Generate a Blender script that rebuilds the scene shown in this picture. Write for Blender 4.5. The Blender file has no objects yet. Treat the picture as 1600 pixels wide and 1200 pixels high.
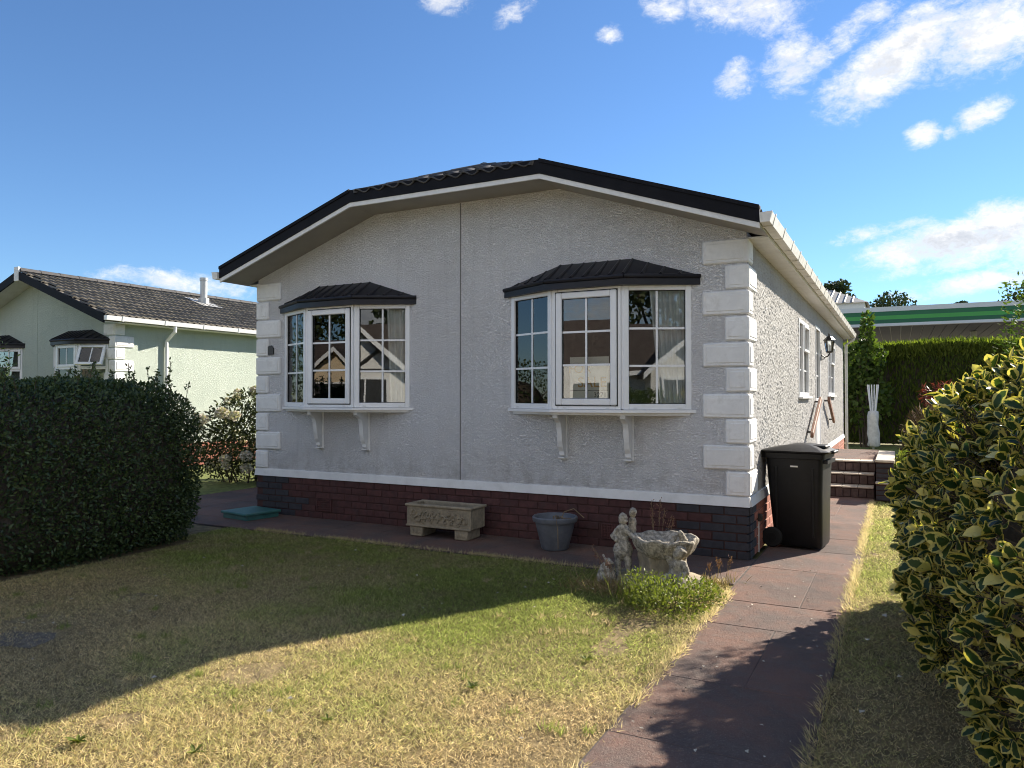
import bpy, math, random
import numpy as np
from mathutils import Vector, Matrix
R = math.radians
rng = np.random.default_rng(7)
random.seed(7)
SC = bpy.context.scene
COL = SC.collection

# ------------------------------------------------------------------ camera, sky, sun, exposure
CAM_POS = (1.235, -7.058, 1.5)
cam_d = bpy.data.cameras.new('camera'); cam = bpy.data.objects.new('camera', cam_d); COL.objects.link(cam)
cam.location = CAM_POS
cam.rotation_euler = (R(90 + 0.98), 0, R(27.5))
cam_d.sensor_width = 36; cam_d.lens = 36 * 1161 / 1600
cam_d.clip_start = 0.05; cam_d.clip_end = 2000
SC.camera = cam

SUN_AZ = 29.3      # degrees from +Y towards +X
SUN_EL = 30.3
SUN_DIR = Vector((math.sin(R(SUN_AZ)) * math.cos(R(SUN_EL)), math.cos(R(SUN_AZ)) * math.cos(R(SUN_EL)), math.sin(R(SUN_EL))))
sun_d = bpy.data.lights.new('sun', 'SUN'); sun = bpy.data.objects.new('sun', sun_d); COL.objects.link(sun)
sun_d.energy = 3.8; sun_d.angle = R(0.55); sun_d.color = (1.0, 0.90, 0.76)
sun.rotation_euler = SUN_DIR.to_track_quat('Z', 'Y').to_euler()
sun.location = (20, 30, 25)

SC.view_settings.view_transform = 'Standard'; SC.view_settings.look = 'None'
SC.view_settings.exposure = 1.68; SC.view_settings.gamma = 1.0
SC.view_settings.use_curve_mapping = False
SC.cycles.use_denoising = True; SC.cycles.filter_width = 1.05
SC.cycles.max_bounces = 5; SC.cycles.diffuse_bounces = 3; SC.cycles.glossy_bounces = 3; SC.cycles.transmission_bounces = 4; SC.cycles.transparent_max_bounces = 8
SC.cycles.caustics_reflective = False; SC.cycles.caustics_refractive = False
SC.cycles.sample_clamp_indirect = 6.0

class NT:
    """small node-tree helper"""
    def __init__(s, tree): s.t = tree; s.n = tree.nodes; s.l = tree.links
    def new(s, typ, **kw):
        n = s.n.new(typ)
        for k, v in kw.items(): setattr(n, k, v)
        return n
    def put(s, sock, v):
        if isinstance(v, bpy.types.NodeSocket): s.l.new(v, sock)
        else: sock.default_value = v
    def math(s, op, a, b=0.0, c=0.0, clamp=False):
        n = s.n.new('ShaderNodeMath'); n.operation = op; n.use_clamp = clamp
        s.put(n.inputs[0], a); s.put(n.inputs[1], b); s.put(n.inputs[2], c)
        return n.outputs[0]
    def mix(s, f, a, b, blend='MIX'):
        n = s.n.new('ShaderNodeMix'); n.data_type = 'RGBA'; n.blend_type = blend
        s.put(n.inputs[0], f)
        for sock, v in ((n.inputs[6], a), (n.inputs[7], b)):
            s.put(sock, v if isinstance(v, bpy.types.NodeSocket) or len(v) == 4 else (*v, 1))
        return n.outputs[2]
    def noise(s, vec, scale, detail=3.0, rough=0.55, dist=0.0):
        n = s.n.new('ShaderNodeTexNoise'); s.put(n.inputs['Vector'], vec)
        n.inputs['Scale'].default_value = scale; n.inputs['Detail'].default_value = detail
        n.inputs['Roughness'].default_value = rough; n.inputs['Distortion'].default_value = dist
        return n.outputs[0]
    def voro(s, vec, scale, feature='F1', rnd=1.0):
        n = s.n.new('ShaderNodeTexVoronoi'); n.feature = feature; s.put(n.inputs['Vector'], vec)
        n.inputs['Scale'].default_value = scale; n.inputs['Randomness'].default_value = rnd
        return n.outputs[0]
    def ramp(s, f, stops, interp='LINEAR'):
        n = s.n.new('ShaderNodeValToRGB'); s.put(n.inputs[0], f); cr = n.color_ramp; cr.interpolation = interp
        while len(cr.elements) < len(stops): cr.elements.new(0.5)
        for e, (p, c) in zip(cr.elements, stops):
            e.position = p; e.color = (c, c, c, 1) if isinstance(c, (int, float)) else (*c, 1)
        return n.outputs[0]
    def smooth(s, v, lo, hi):
        n = s.n.new('ShaderNodeMapRange'); n.interpolation_type = 'SMOOTHSTEP'
        s.put(n.inputs[0], v); n.inputs[1].default_value = lo; n.inputs[2].default_value = hi
        return n.outputs[0]
    def scalev(s, vec, sc):
        n = s.n.new('ShaderNodeMapping'); s.put(n.inputs['Vector'], vec); n.inputs['Scale'].default_value = sc
        return n.outputs[0]
    def bump(s, h, strength, dist, normal=None):
        n = s.n.new('ShaderNodeBump'); s.put(n.inputs['Height'], h)
        n.inputs['Strength'].default_value = strength; n.inputs['Distance'].default_value = dist
        if normal is not None: s.put(n.inputs['Normal'], normal)
        return n.outputs[0]

# ---- world: sky with fair-weather cumulus, clouds given by compass direction (degrees) on the dome
W = bpy.data.worlds.new('World'); SC.world = W; W.use_nodes = True
SKY_STRENGTH = 0.08
SKY_TINT = (0.46, 0.57, 0.68)
def build_world():
    t = NT(W.node_tree); t.n.clear()
    out = t.new('ShaderNodeOutputWorld'); bg = t.new('ShaderNodeBackground')
    sky = t.new('ShaderNodeTexSky'); sky.sky_type = 'NISHITA'; sky.sun_disc = False
    sky.sun_elevation = R(SUN_EL); sky.sun_rotation = R(SUN_AZ)
    sky.altitude = 50; sky.air_density = 1.0; sky.dust_density = 0.0; sky.ozone_density = 3.5
    tc = t.new('ShaderNodeTexCoord'); sep = t.new('ShaderNodeSeparateXYZ')
    t.l.new(tc.outputs['Generated'], sep.inputs[0])
    x, y, z = sep.outputs
    az = t.math('MULTIPLY', t.math('ARCTAN2', x, y), 180 / math.pi)
    el = t.math('MULTIPLY', t.math('ARCSINE', z), 180 / math.pi)
    d = None
    for (a, e, ra, re, tilt, amp) in CLOUDS:
        c, s_ = math.cos(R(tilt)), math.sin(R(tilt))
        u = t.math('MULTIPLY_ADD', az, c / ra, t.math('MULTIPLY_ADD', el, s_ / ra, -(a * c + e * s_) / ra))
        v = t.math('MULTIPLY_ADD', az, -s_ / re, t.math('MULTIPLY_ADD', el, c / re, (a * s_ - e * c) / re))
        r2 = t.math('MULTIPLY_ADD', u, u, t.math('MULTIPLY', v, v))
        g = t.math('MULTIPLY_ADD', r2, -amp, amp)
        d = g if d is None else t.math('MAXIMUM', d, g)
    # broken cumulus over the rest of the dome, as the window panes mirror it
    away = t.math('SUBTRACT', -0.05, t.math('ADD', t.math('MULTIPLY', x, -0.462), t.math('MULTIPLY', y, 0.887)))
    away = t.math('MULTIPLY', t.smooth(away, 0.0, 0.35), t.smooth(z, 0.0, 0.12))
    wide = t.noise(t.scalev(tc.outputs['Generated'], (1, 1, 1.9)), 3.1, 3, 0.5)
    gen = t.math('SUBTRACT', t.math('MULTIPLY', t.math('ADD', -0.400, wide), 11.0), t.math('MULTIPLY', t.math('SUBTRACT', 1.0, away), 8.0))
    d = t.math('MAXIMUM', t.math('MAXIMUM', d, -1.6), gen)
    vec = t.scalev(tc.outputs['Generated'], (1, 1, 1.7))
    n1 = t.noise(vec, 17, 9, 0.66, 0.25)
    n2 = t.noise(vec, 70, 7, 0.72, 0.6)
    ofs = t.new('ShaderNodeVectorMath', operation='ADD'); t.l.new(vec, ofs.inputs[0]); ofs.inputs[1].default_value = tuple(v * 0.028 for v in (SUN_DIR.x, SUN_DIR.y, SUN_DIR.z * 2.4))
    n3 = t.noise(ofs.outputs[0], 17, 9, 0.66, 0.25)
    dens = t.math('ADD', d, t.math('MULTIPLY', t.math('SUBTRACT', n1, 0.5), 5.2))
    dens = t.math('ADD', dens, t.math('MULTIPLY', t.math('SUBTRACT', n2, 0.5), 2.6))
    mask = t.math('POWER', t.smooth(dens, -0.5, 2.1), 1.15)
    thick = t.smooth(dens, 0.3, 3.0)
    shade = t.math('MULTIPLY', thick, t.smooth(t.math('SUBTRACT', n3, n1), -0.14, 0.07))
    lo, hi = (2.6, 2.75, 3.05), (4.4, 4.4, 4.4)
    ccol = t.mix(shade, hi, lo)
    blue = t.mix(1.0, sky.outputs[0], SKY_TINT, 'MULTIPLY')
    col = t.mix(t.math('MULTIPLY', mask, 0.97), blue, ccol)
    t.l.new(col, bg.inputs[0]); bg.inputs[1].default_value = SKY_STRENGTH
    t.l.new(bg.outputs[0], out.inputs[0])
CLOUDS = [
    (-32.47, 28.06, 2.19, 0.88, 0, 1.26),
    (-27.35, 27.45, 1.66, 0.77, 25, 1.08),
    (-19.83, 26.04, 0.98, 0.61, 0, 0.81),
    (-15.72, 27.34, 1.91, 0.99, 0, 1.17),
    (-10.13, 26.83, 4.79, 1.77, -12, 1.53),
    (-6.82, 22.88, 2.04, 1.88, 20, 1.44),
    (-3.61, 23.89, 4.87, 0.99, 25, 1.26),
    (-10.7, 22.34, 1.72, 1.33, 35, 1.35),
    (0.01, 22.0, 5.45, 2.32, 28, 1.89),
    (5.23, 22.42, 3.73, 2.54, 10, 1.89),
    (-2.2, 20.54, 2.36, 1.33, 20, 1.53),
    (1.7, 17.22, 1.18, 0.83, 8, 1.35),
    (4.82, 17.82, 1.74, 0.99, 20, 1.44),
    (3.23, 17.13, 0.57, 0.5, 0, 0.99),
    (2.94, 10.13, 5.76, 1.66, 4, 1.98),
    (6.15, 10.91, 3.07, 1.88, 12, 1.98),
    (-2.07, 11.21, 2.71, 0.66, 8, 0.99),
    (3.3, 8.85, 4.49, 0.66, 8, 1.35),
    (3.65, 7.32, 4.26, 0.77, 6, 1.44),
    (0.31, 11.58, 2.17, 0.44, 0, 0.72),
    (-50.85, 7.85, 6.06, 0.72, -6, 0.9),
    (8.47, 8.74, 3.27, 1.66, 0, 1.44)]
build_world()

# ------------------------------------------------------------------ helpers: objects
def tag(o, label=None, cat=None, group=None, kind=None):
    if label: o['label'] = label
    if cat: o['category'] = cat
    if group: o['group'] = group
    if kind: o['kind'] = kind
    return o
def link(o, parent=None):
    COL.objects.link(o)
    if parent is not None: o.parent = parent
    return o
def thing(name, label, cat, loc=(0, 0, 0), rz=0.0, group=None):
    o = bpy.data.objects.new(name, None); o.empty_display_size = 0.1
    o.location = loc; o.rotation_euler = (0, 0, rz); link(o)
    return tag(o, label, cat, group)
def inst(name, me, loc=(0, 0, 0), rot=(0, 0, 0), parent=None, scale=(1, 1, 1), mat=None):
    o = bpy.data.objects.new(name, me); o.location = loc; o.rotation_euler = rot; o.scale = scale
    link(o, parent)
    if mat is not None:
        o.material_slots[0].link = 'OBJECT'; o.material_slots[0].material = mat
    return o

class MB:
    """collects shapes into one mesh"""
    def __init__(s): s.v = []; s.f = []
    def add(s, vs, fs):
        o = len(s.v); s.v += [tuple(p) for p in vs]; s.f += [tuple(i + o for i in f) for f in fs]; return s
    def box(s, x0, x1, y0, y1, z0, z1, M=None):
        vs = [Vector((x, y, z)) for x in (x0, x1) for y in (y0, y1) for z in (z0, z1)]
        if M is not None: vs = [M @ v for v in vs]
        return s.add(vs, [(0, 1, 3, 2), (4, 6, 7, 5), (0, 4, 5, 1), (2, 3, 7, 6), (0, 2, 6, 4), (1, 5, 7, 3)])
    def cbox(s, x0, x1, y0, y1, z0, z1, b=0.005, M=None):
        """box with chamfered edges"""
        X = (x0, x1); Y = (y0, y1); Z = (z0, z1); vs = []; idx = {}
        for i in (0, 1):
            for j in (0, 1):
                for k in (0, 1):
                    sx, sy, sz = (1 - 2 * i) * b, (1 - 2 * j) * b, (1 - 2 * k) * b
                    for a, p in enumerate(((X[i], Y[j] + sy, Z[k] + sz), (X[i] + sx, Y[j], Z[k] + sz), (X[i] + sx, Y[j] + sy, Z[k]))):
                        idx[i, j, k, a] = len(vs); vs.append(Vector(p))
        q = idx; f = []
        for i in (0, 1):
            r = [q[i, 0, 0, 0], q[i, 0, 1, 0], q[i, 1, 1, 0], q[i, 1, 0, 0]]; f.append(r if i == 0 else r[::-1])
            r = [q[0, i, 0, 1], q[1, i, 0, 1], q[1, i, 1, 1], q[0, i, 1, 1]]; f.append(r if i == 0 else r[::-1])
            r = [q[0, 0, i, 2], q[0, 1, i, 2], q[1, 1, i, 2], q[1, 0, i, 2]]; f.append(r if i == 0 else r[::-1])
        for i in (0, 1):
            for j in (0, 1):
                f.append([q[i, j, 0, 0], q[i, j, 1, 0], q[i, j, 1, 1], q[i, j, 0, 1]])
                f.append([q[i, 0, j, 0], q[i, 1, j, 0], q[i, 1, j, 2], q[i, 0, j, 2]])
                f.append([q[0, i, j, 1], q[1, i, j, 1], q[1, i, j, 2], q[0, i, j, 2]])
                for k in (0, 1): f.append([q[i, j, k, 0], q[i, j, k, 1], q[i, j, k, 2]])
        if M is not None: vs = [M @ v for v in vs]
        return s.add(vs, f)
    def prism(s, poly, d0, d1, axis='y', M=None):
        """poly = 2-D outline; axis y: (x,z) swept over y; axis x: (y,z) over x; axis z: (x,y) over z"""
        def P(a, b, d): return Vector((a, d, b) if axis == 'y' else (d, a, b) if axis == 'x' else (a, b, d))
        n = len(poly); vs = [P(a, b, d0) for a, b in poly] + [P(a, b, d1) for a, b in poly]
        if M is not None: vs = [M @ v for v in vs]
        return s.add(vs, [tuple(range(n))[::-1], tuple(range(n, 2 * n))] + [(i, (i + 1) % n, n + (i + 1) % n, n + i) for i in range(n)])
    def tube(s, pts, r, n=8, cap=True):
        pts = [Vector(p) for p in pts]; rs = r if isinstance(r, (list, tuple)) else [r] * len(pts)
        o = []; ref = Vector((0, 0, 1))
        for i, p in enumerate(pts):
            t = (pts[min(i + 1, len(pts) - 1)] - pts[max(i - 1, 0)]).normalized()
            if abs(t.dot(ref)) > 0.95: ref = Vector((0.3, 1, 0)).normalized()
            a = t.cross(ref).normalized(); b = t.cross(a)
            o += [p + (a * math.cos(2 * math.pi * k / n) + b * math.sin(2 * math.pi * k / n)) * rs[i] for k in range(n)]
        m = len(pts); f = [(i * n + k, i * n + (k + 1) % n, (i + 1) * n + (k + 1) % n, (i + 1) * n + k) for i in range(m - 1) for k in range(n)]
        if cap: f += [tuple(range(n))[::-1], tuple(range((m - 1) * n, m * n))]
        return s.add(o, f)
    def lathe(s, prof, n=24, c=(0, 0, 0), fn=None):
        """profile of (radius, z); fn(angle, r, z) may return a changed (r, z)"""
        vs = []
        for r, z in prof:
            for k in range(n):
                a = 2 * math.pi * k / n; rr, zz = (r, z) if fn is None else fn(a, r, z)
                vs.append((c[0] + rr * math.cos(a), c[1] + rr * math.sin(a), c[2] + zz))
        m = len(prof)
        f = [(i * n + k, i * n + (k + 1) % n, (i + 1) * n + (k + 1) % n, (i + 1) * n + k) for i in range(m - 1) for k in range(n)]
        return s.add(vs, f + [tuple(range(n))[::-1], tuple(range((m - 1) * n, m * n))])
    def ball(s, c, r, n=10, m=7, M=None):
        c = Vector(c); r = Vector(r) if not isinstance(r, (int, float)) else Vector((r, r, r)); vs = [Vector((0, 0, 1))]
        for i in range(1, m):
            for k in range(n):
                th = math.pi * i / m; a = 2 * math.pi * k / n
                vs.append(Vector((math.sin(th) * math.cos(a), math.sin(th) * math.sin(a), math.cos(th))))
        vs.append(Vector((0, 0, -1)))
        vs = [Vector((v.x * r.x, v.y * r.y, v.z * r.z)) for v in vs]
        if M is not None: vs = [M @ v for v in vs]
        vs = [v + c for v in vs]
        f = [(0, 1 + k, 1 + (k + 1) % n) for k in range(n)]
        for i in range(m - 2):
            f += [(1 + i * n + k, 1 + (i + 1) * n + k, 1 + (i + 1) * n + (k + 1) % n, 1 + i * n + (k + 1) % n) for k in range(n)]
        l = len(vs) - 1; b = 1 + (m - 2) * n
        return s.add(vs, f + [(l, b + (k + 1) % n, b + k) for k in range(n)])
    def mesh(s, name, mat, smooth=False):
        me = bpy.data.meshes.new(name); me.from_pydata(s.v, [], s.f); me.update()
        import bmesh
        bm = bmesh.new(); bm.from_mesh(me); bmesh.ops.recalc_face_normals(bm, faces=bm.faces); bm.to_mesh(me); bm.free()
        if mat is not None: me.materials.append(mat)
        if smooth:
            me.polygons.foreach_set('use_smooth', [True] * len(me.polygons))
            if smooth == 'auto':
                try: me.set_sharp_from_angle(angle=R(38))
                except Exception: pass
        return me
    def build(s, name, mat, parent=None, smooth=False, loc=(0, 0, 0), rz=0.0):
        o = bpy.data.objects.new(name, s.mesh(name, mat, smooth)); o.location = loc; o.rotation_euler = (0, 0, rz)
        return link(o, parent)

def np_mesh(name, V, F, mat, attrs=None, smooth=False, uv=None):
    """V (n,3), F (m,k) with constant k"""
    V = np.asarray(V, np.float32); F = np.asarray(F, np.int32); k = F.shape[1]
    me = bpy.data.meshes.new(name)
    me.vertices.add(len(V)); me.vertices.foreach_set('co', V.ravel())
    me.loops.add(F.size); me.loops.foreach_set('vertex_index', F.ravel())
    me.polygons.add(len(F)); me.polygons.foreach_set('loop_start', np.arange(0, F.size, k, dtype=np.int32))
    me.polygons.foreach_set('loop_total', np.full(len(F), k, np.int32))
    if smooth: me.polygons.foreach_set('use_smooth', np.ones(len(F), bool))
    for nm, a in (attrs or {}).items():
        a = np.asarray(a, np.float32)
        if a.ndim == 1:
            at = me.attributes.new(nm, 'FLOAT', 'POINT'); at.data.foreach_set('value', a)
        else:
            at = me.attributes.new(nm, 'FLOAT_COLOR', 'POINT'); at.data.foreach_set('color', a.ravel())
    if uv is not None:
        ul = me.uv_layers.new(name='UVMap'); ul.data.foreach_set('uv', np.asarray(uv, np.float32)[F.ravel()].ravel())
    me.update(calc_edges=True); me.validate()
    me.materials.append(mat)
    return me

_ws = np.random.default_rng(3)
_K = _ws.normal(size=(7, 14, 3)); _PH = _ws.uniform(0, 6.28, (7, 14))
def snoise(P, scale, seed=0):
    """smooth pseudo-noise in about -1..1"""
    P = np.asarray(P, float)
    if P.shape[1] == 2: P = np.c_[P, np.zeros(len(P))]
    k = _K[seed % 7] * scale
    return np.sin(P @ k.T + _PH[seed % 7]).sum(1) / 14 ** 0.5 * 0.8
def unit(a): return a / np.maximum(np.linalg.norm(a, axis=1, keepdims=True), 1e-9)
def frames(axis, rnd):
    a = unit(axis); t = rng.normal(size=a.shape) if rnd is None else rnd
    b = unit(np.cross(a, t)); n = np.cross(b, a)
    return a, b, n
def scatter(name, P, axis, nrm, L, Wd, tv, tf, mat, tint=None, uv=None, smooth=False):
    """copies template (x width, y length, z lift) to every point; axis = leaf direction, nrm = hint for its face normal"""
    a = unit(axis); b = unit(np.cross(a, nrm)); n = np.cross(b, a); N = len(P); tv = np.asarray(tv, float)
    L = np.broadcast_to(L, N); Wd = np.broadcast_to(Wd, N)
    V = (P[:, None, :] + b[:, None, :] * (tv[None, :, 0:1] * Wd[:, None, None]) + a[:, None, :] * (tv[None, :, 1:2] * L[:, None, None]) + n[:, None, :] * (tv[None, :, 2:3] * L[:, None, None]))
    tf = np.asarray(tf); F = (tf[None] + (np.arange(N) * len(tv))[:, None, None]).reshape(-1, tf.shape[1])
    at = {} if tint is None else {'tint': np.repeat(np.asarray(tint, np.float32), len(tv), axis=0)}
    return np_mesh(name, V.reshape(-1, 3), F, mat, at, smooth, None if uv is None else np.tile(np.asarray(uv), (N, 1)))
LEAF_DIAMOND = ([(0, 0, 0), (.5, .45, .06), (0, 1, -.05), (-.5, .45, .06)], [(0, 1, 2), (0, 2, 3)])
LEAF_OVAL = ([(0, 0, 0), (.42, .28, .07), (.46, .62, .05), (0, 1, -.10), (-.46, .62, .05), (-.42, .28, .07), (0, .45, -.02)],
             [(6, 0, 1), (6, 1, 2), (6, 2, 3), (6, 3, 4), (6, 4, 5), (6, 5, 0)])
BLADE = ([(-.5, 0, 0), (.5, 0, 0), (.32, .55, .05), (-.32, .55, .05), (0, 1, .25)], [(0, 1, 2), (0, 2, 3), (3, 2, 4)])

# ------------------------------------------------------------------ materials (real-world base colours)
def material(name, col, rough=0.6, var=0.12, scale=6.0, bump=0.0, bscale=80.0, bdist=0.004, piece=0.0, dirt=None, dirt_amt=0.5,
             dirt_scale=2.5, spec=0.4, metal=0.0, aniso=(1, 1, 1)):
    m = bpy.data.materials.new(name); m.use_nodes = True; t = NT(m.node_tree)
    b = t.n['Principled BSDF']; pos = t.new('ShaderNodeNewGeometry').outputs['Position']
    f = t.noise(pos, scale, 4, 0.6)
    c0 = tuple(max(0, k * (1 - var)) for k in col); c1 = tuple(min(1, k * (1 + var)) for k in col)
    c = t.mix(t.smooth(f, 0.3, 0.7), c0, c1)
    if piece:
        oi = t.new('ShaderNodeObjectInfo').outputs['Random']
        k = t.math('ADD', 1 - piece, t.math('MULTIPLY', oi, 2 * piece))
        vm = t.new('ShaderNodeVectorMath', operation='SCALE'); t.l.new(c, vm.inputs[0]); t.l.new(k, vm.inputs['Scale']); c = vm.outputs[0]
    if dirt:
        dm = t.smooth(t.noise(pos, dirt_scale, 6, 0.7, 0.3), 0.48, 0.75)
        c = t.mix(t.math('MULTIPLY', dm, dirt_amt), c, dirt)
    t.put(b.inputs['Base Color'], c)
    t.put(b.inputs['Roughness'], t.math('ADD', rough - 0.08, t.math('MULTIPLY', f, 0.16), clamp=True))
    b.inputs['Specular IOR Level'].default_value = spec; b.inputs['Metallic'].default_value = metal
    if bump:
        h = t.noise(t.scalev(pos, aniso), bscale, 4, 0.6)
        t.put(b.inputs['Normal'], t.bump(h, bump, bdist))
    return m

def stucco(name, col, dirt, contrast=1.0, bump=0.009):
    m = bpy.data.materials.new(name); m.use_nodes = True; t = NT(m.node_tree)
    b = t.n['Principled BSDF']; pos = t.new('ShaderNodeNewGeometry').outputs['Position']
    v = t.scalev(pos, (0.70, 0.70, 1.25))
    wob = t.noise(v, 30, 2, 0.5)
    big = t.noise(v, 46, 2, 0.5, 0.5)
    fine = t.noise(v, 120, 2, 0.6)
    ridge = t.math('ABSOLUTE', t.math('SUBTRACT', big, 0.5))
    h = t.math('ADD', t.math('MULTIPLY', t.smooth(ridge, 0.0, 0.12), 1.0), t.math('MULTIPLY', fine, 0.25))
    h = t.math('ADD', h, t.math('MULTIPLY', wob, 0.5))
    big2 = t.noise(pos, 1.1, 5, 0.65)
    c = t.mix(t.smooth(big2, 0.35, 0.75), col, dirt)
    c = t.mix(t.math('MULTIPLY', t.smooth(h, 0.75, 0.25), 0.18 * contrast), c, tuple(k * 0.6 for k in col))
    streak = t.smooth(t.noise(t.scalev(pos, (9, 9, 0.5)), 1.0, 5, 0.7, 0.2), 0.50, 0.78)
    c = t.mix(t.math('MULTIPLY', streak, 0.30), c, tuple(k * 0.66 for k in dirt))
    sz = t.new('ShaderNodeSeparateXYZ'); t.l.new(pos, sz.inputs[0])
    splash = t.math('MULTIPLY', t.smooth(sz.outputs[2], 1.05, 0.55), t.smooth(t.noise(pos, 5.5, 6, 0.75), 0.40, 0.66))
    c = t.mix(t.math('MULTIPLY', splash, 0.38), c, (0.30, 0.27, 0.23))
    t.put(b.inputs['Base Color'], c); b.inputs['Roughness'].default_value = 0.85; b.inputs['Specular IOR Level'].default_value = 0.2
    t.put(b.inputs['Normal'], t.bump(h, 1.0, bump))
    return m

def leaf_mat(name, c0, c1, trans=0.35, rough=0.52, spec=0.28, c2=None):
    """two-sided leaf, colour from the per-leaf 'tint' value, light passes through it"""
    m = bpy.data.materials.new(name); m.use_nodes = True; t = NT(m.node_tree); b = t.n['Principled BSDF']
    at = t.new('ShaderNodeAttribute', attribute_name='tint').outputs['Fac']
    pos = t.new('ShaderNodeNewGeometry').outputs['Position']
    c = t.mix(at, c0, c1)
    if c2: c = t.mix(t.smooth(at, 0.88, 0.97), c, c2)
    c = t.mix(t.math('MULTIPLY', t.noise(pos, 2.2, 3), 0.45), c, tuple(k * 0.55 for k in c0))
    t.put(b.inputs['Base Color'], c); b.inputs['Roughness'].default_value = rough; b.inputs['Specular IOR Level'].default_value = spec
    tr = t.new('ShaderNodeBsdfTranslucent'); t.put(tr.inputs[0], t.mix(1.0, c, (1.0, 1.15, 0.45), 'MULTIPLY'))
    mx = t.new('ShaderNodeMixShader'); mx.inputs[0].default_value = trans
    t.l.new(b.outputs[0], mx.inputs[1]); t.l.new(tr.outputs[0], mx.inputs[2])
    t.l.new(mx.outputs[0], t.n['Material Output'].inputs['Surface'])
    return m

def glass_mat(name, tint=(0.95, 0.97, 0.96), ior=1.8, wob=0.0006):
    m = bpy.data.materials.new(name); m.use_nodes = True; t = NT(m.node_tree); t.n.remove(t.n['Principled BSDF'])
    pos = t.new('ShaderNodeNewGeometry').outputs['Position']
    nb = t.bump(t.noise(pos, 1.6, 1, 0.4), 0.25, wob * 10)
    fr = t.new('ShaderNodeFresnel'); fr.inputs[0].default_value = ior
    gl = t.new('ShaderNodeBsdfGlossy'); gl.inputs['Roughness'].default_value = 0.0; t.put(gl.inputs['Normal'], nb)
    tr = t.new('ShaderNodeBsdfTransparent'); tr.inputs[0].default_value = (*tint, 1)
    mx = t.new('ShaderNodeMixShader'); t.put(mx.inputs[0], t.math('MULTIPLY', fr.outputs[0], 1.0, clamp=True))
    t.l.new(tr.outputs[0], mx.inputs[1]); t.l.new(gl.outputs[0], mx.inputs[2])
    t.l.new(mx.outputs[0], t.n['Material Output'].inputs['Surface'])
    return m

M = {}
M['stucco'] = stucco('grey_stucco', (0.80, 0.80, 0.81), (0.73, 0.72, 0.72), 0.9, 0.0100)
M['stucco_side'] = stucco('darkened_sunlit_stucco', (0.40, 0.395, 0.385), (0.34, 0.335, 0.325), 1.2, 0.002)  # copy of the front stucco, colour darkened to tone down the sunlight
M['stucco_mint'] = stucco('mint_stucco', (0.56, 0.625, 0.55), (0.50, 0.57, 0.50), 0.8, 0.007)
M['quoin'] = material('white_painted_block', (0.76, 0.76, 0.75), 0.65, 0.07, 5, 0.5, 70, 0.004, 0.05, (0.46, 0.44, 0.41), 0.5, 5)
M['trim'] = material('white_painted_trim', (0.72, 0.72, 0.71), 0.55, 0.05, 6, 0.1, 90, 0.002, 0, (0.45, 0.44, 0.41), 0.35, 5)
M['soffit'] = material('soffit_board', (0.36, 0.34, 0.32), 0.7, 0.08, 3, 0.1, 60, 0.003, 0, (0.36, 0.33, 0.29), 0.4, 3)
M['upvc'] = material('white_plastic_frame', (0.80, 0.81, 0.82), 0.32, 0.02, 4, 0, dirt=(0.55, 0.55, 0.53), dirt_amt=0.15, dirt_scale=9, spec=0.5)
M['gutter'] = material('weathered_white_gutter', (0.72, 0.70, 0.65), 0.45, 0.08, 7, 0, dirt=(0.34, 0.33, 0.26), dirt_amt=0.55, dirt_scale=6)
M['black'] = material('black_barge_board', (0.009, 0.009, 0.012), 0.62, 0.2, 8, 0.06, 50, 0.002, 0, (0.022, 0.022, 0.024), 0.3, 4, spec=0.12)
M['canopy'] = material('black_bay_roof_sheet', (0.013, 0.013, 0.018), 0.42, 0.25, 8, 0.08, 40, 0.003, 0, (0.035, 0.035, 0.04), 0.35, 6, spec=0.3)
M['tile'] = material('dark_roof_tile', (0.060, 0.058, 0.060), 0.75, 0.25, 14, 0.4, 120, 0.004, 0.18, (0.15, 0.14, 0.11), 0.5, 9)
M['tile_nb'] = material('mossy_grey_roof_tile', (0.145, 0.130, 0.108), 0.85, 0.25, 10, 0.4, 100, 0.004, 0.22, (0.19, 0.18, 0.11), 0.55, 4)
M['brick'] = material('red_brown_brick', (0.075, 0.030, 0.028), 0.8, 0.22, 16, 0.5, 110, 0.003, 0.13, (0.05, 0.045, 0.045), 0.45, 5)
M['brick_dark'] = material('slate_painted_brick', (0.034, 0.033, 0.040), 0.75, 0.2, 16, 0.5, 110, 0.003, 0.15)
M['brick_red'] = material('red_brick', (0.33, 0.125, 0.085), 0.85, 0.2, 18, 0.5, 110, 0.003, 0.2)
M['mortar'] = material('pale_mortar', (0.42, 0.36, 0.31), 0.9, 0.1, 30, 0.4, 150, 0.003)
M['mortar_dark'] = material('dark_mortar', (0.062, 0.029, 0.026), 0.9, 0.1, 30, 0.4, 150, 0.003)
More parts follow.
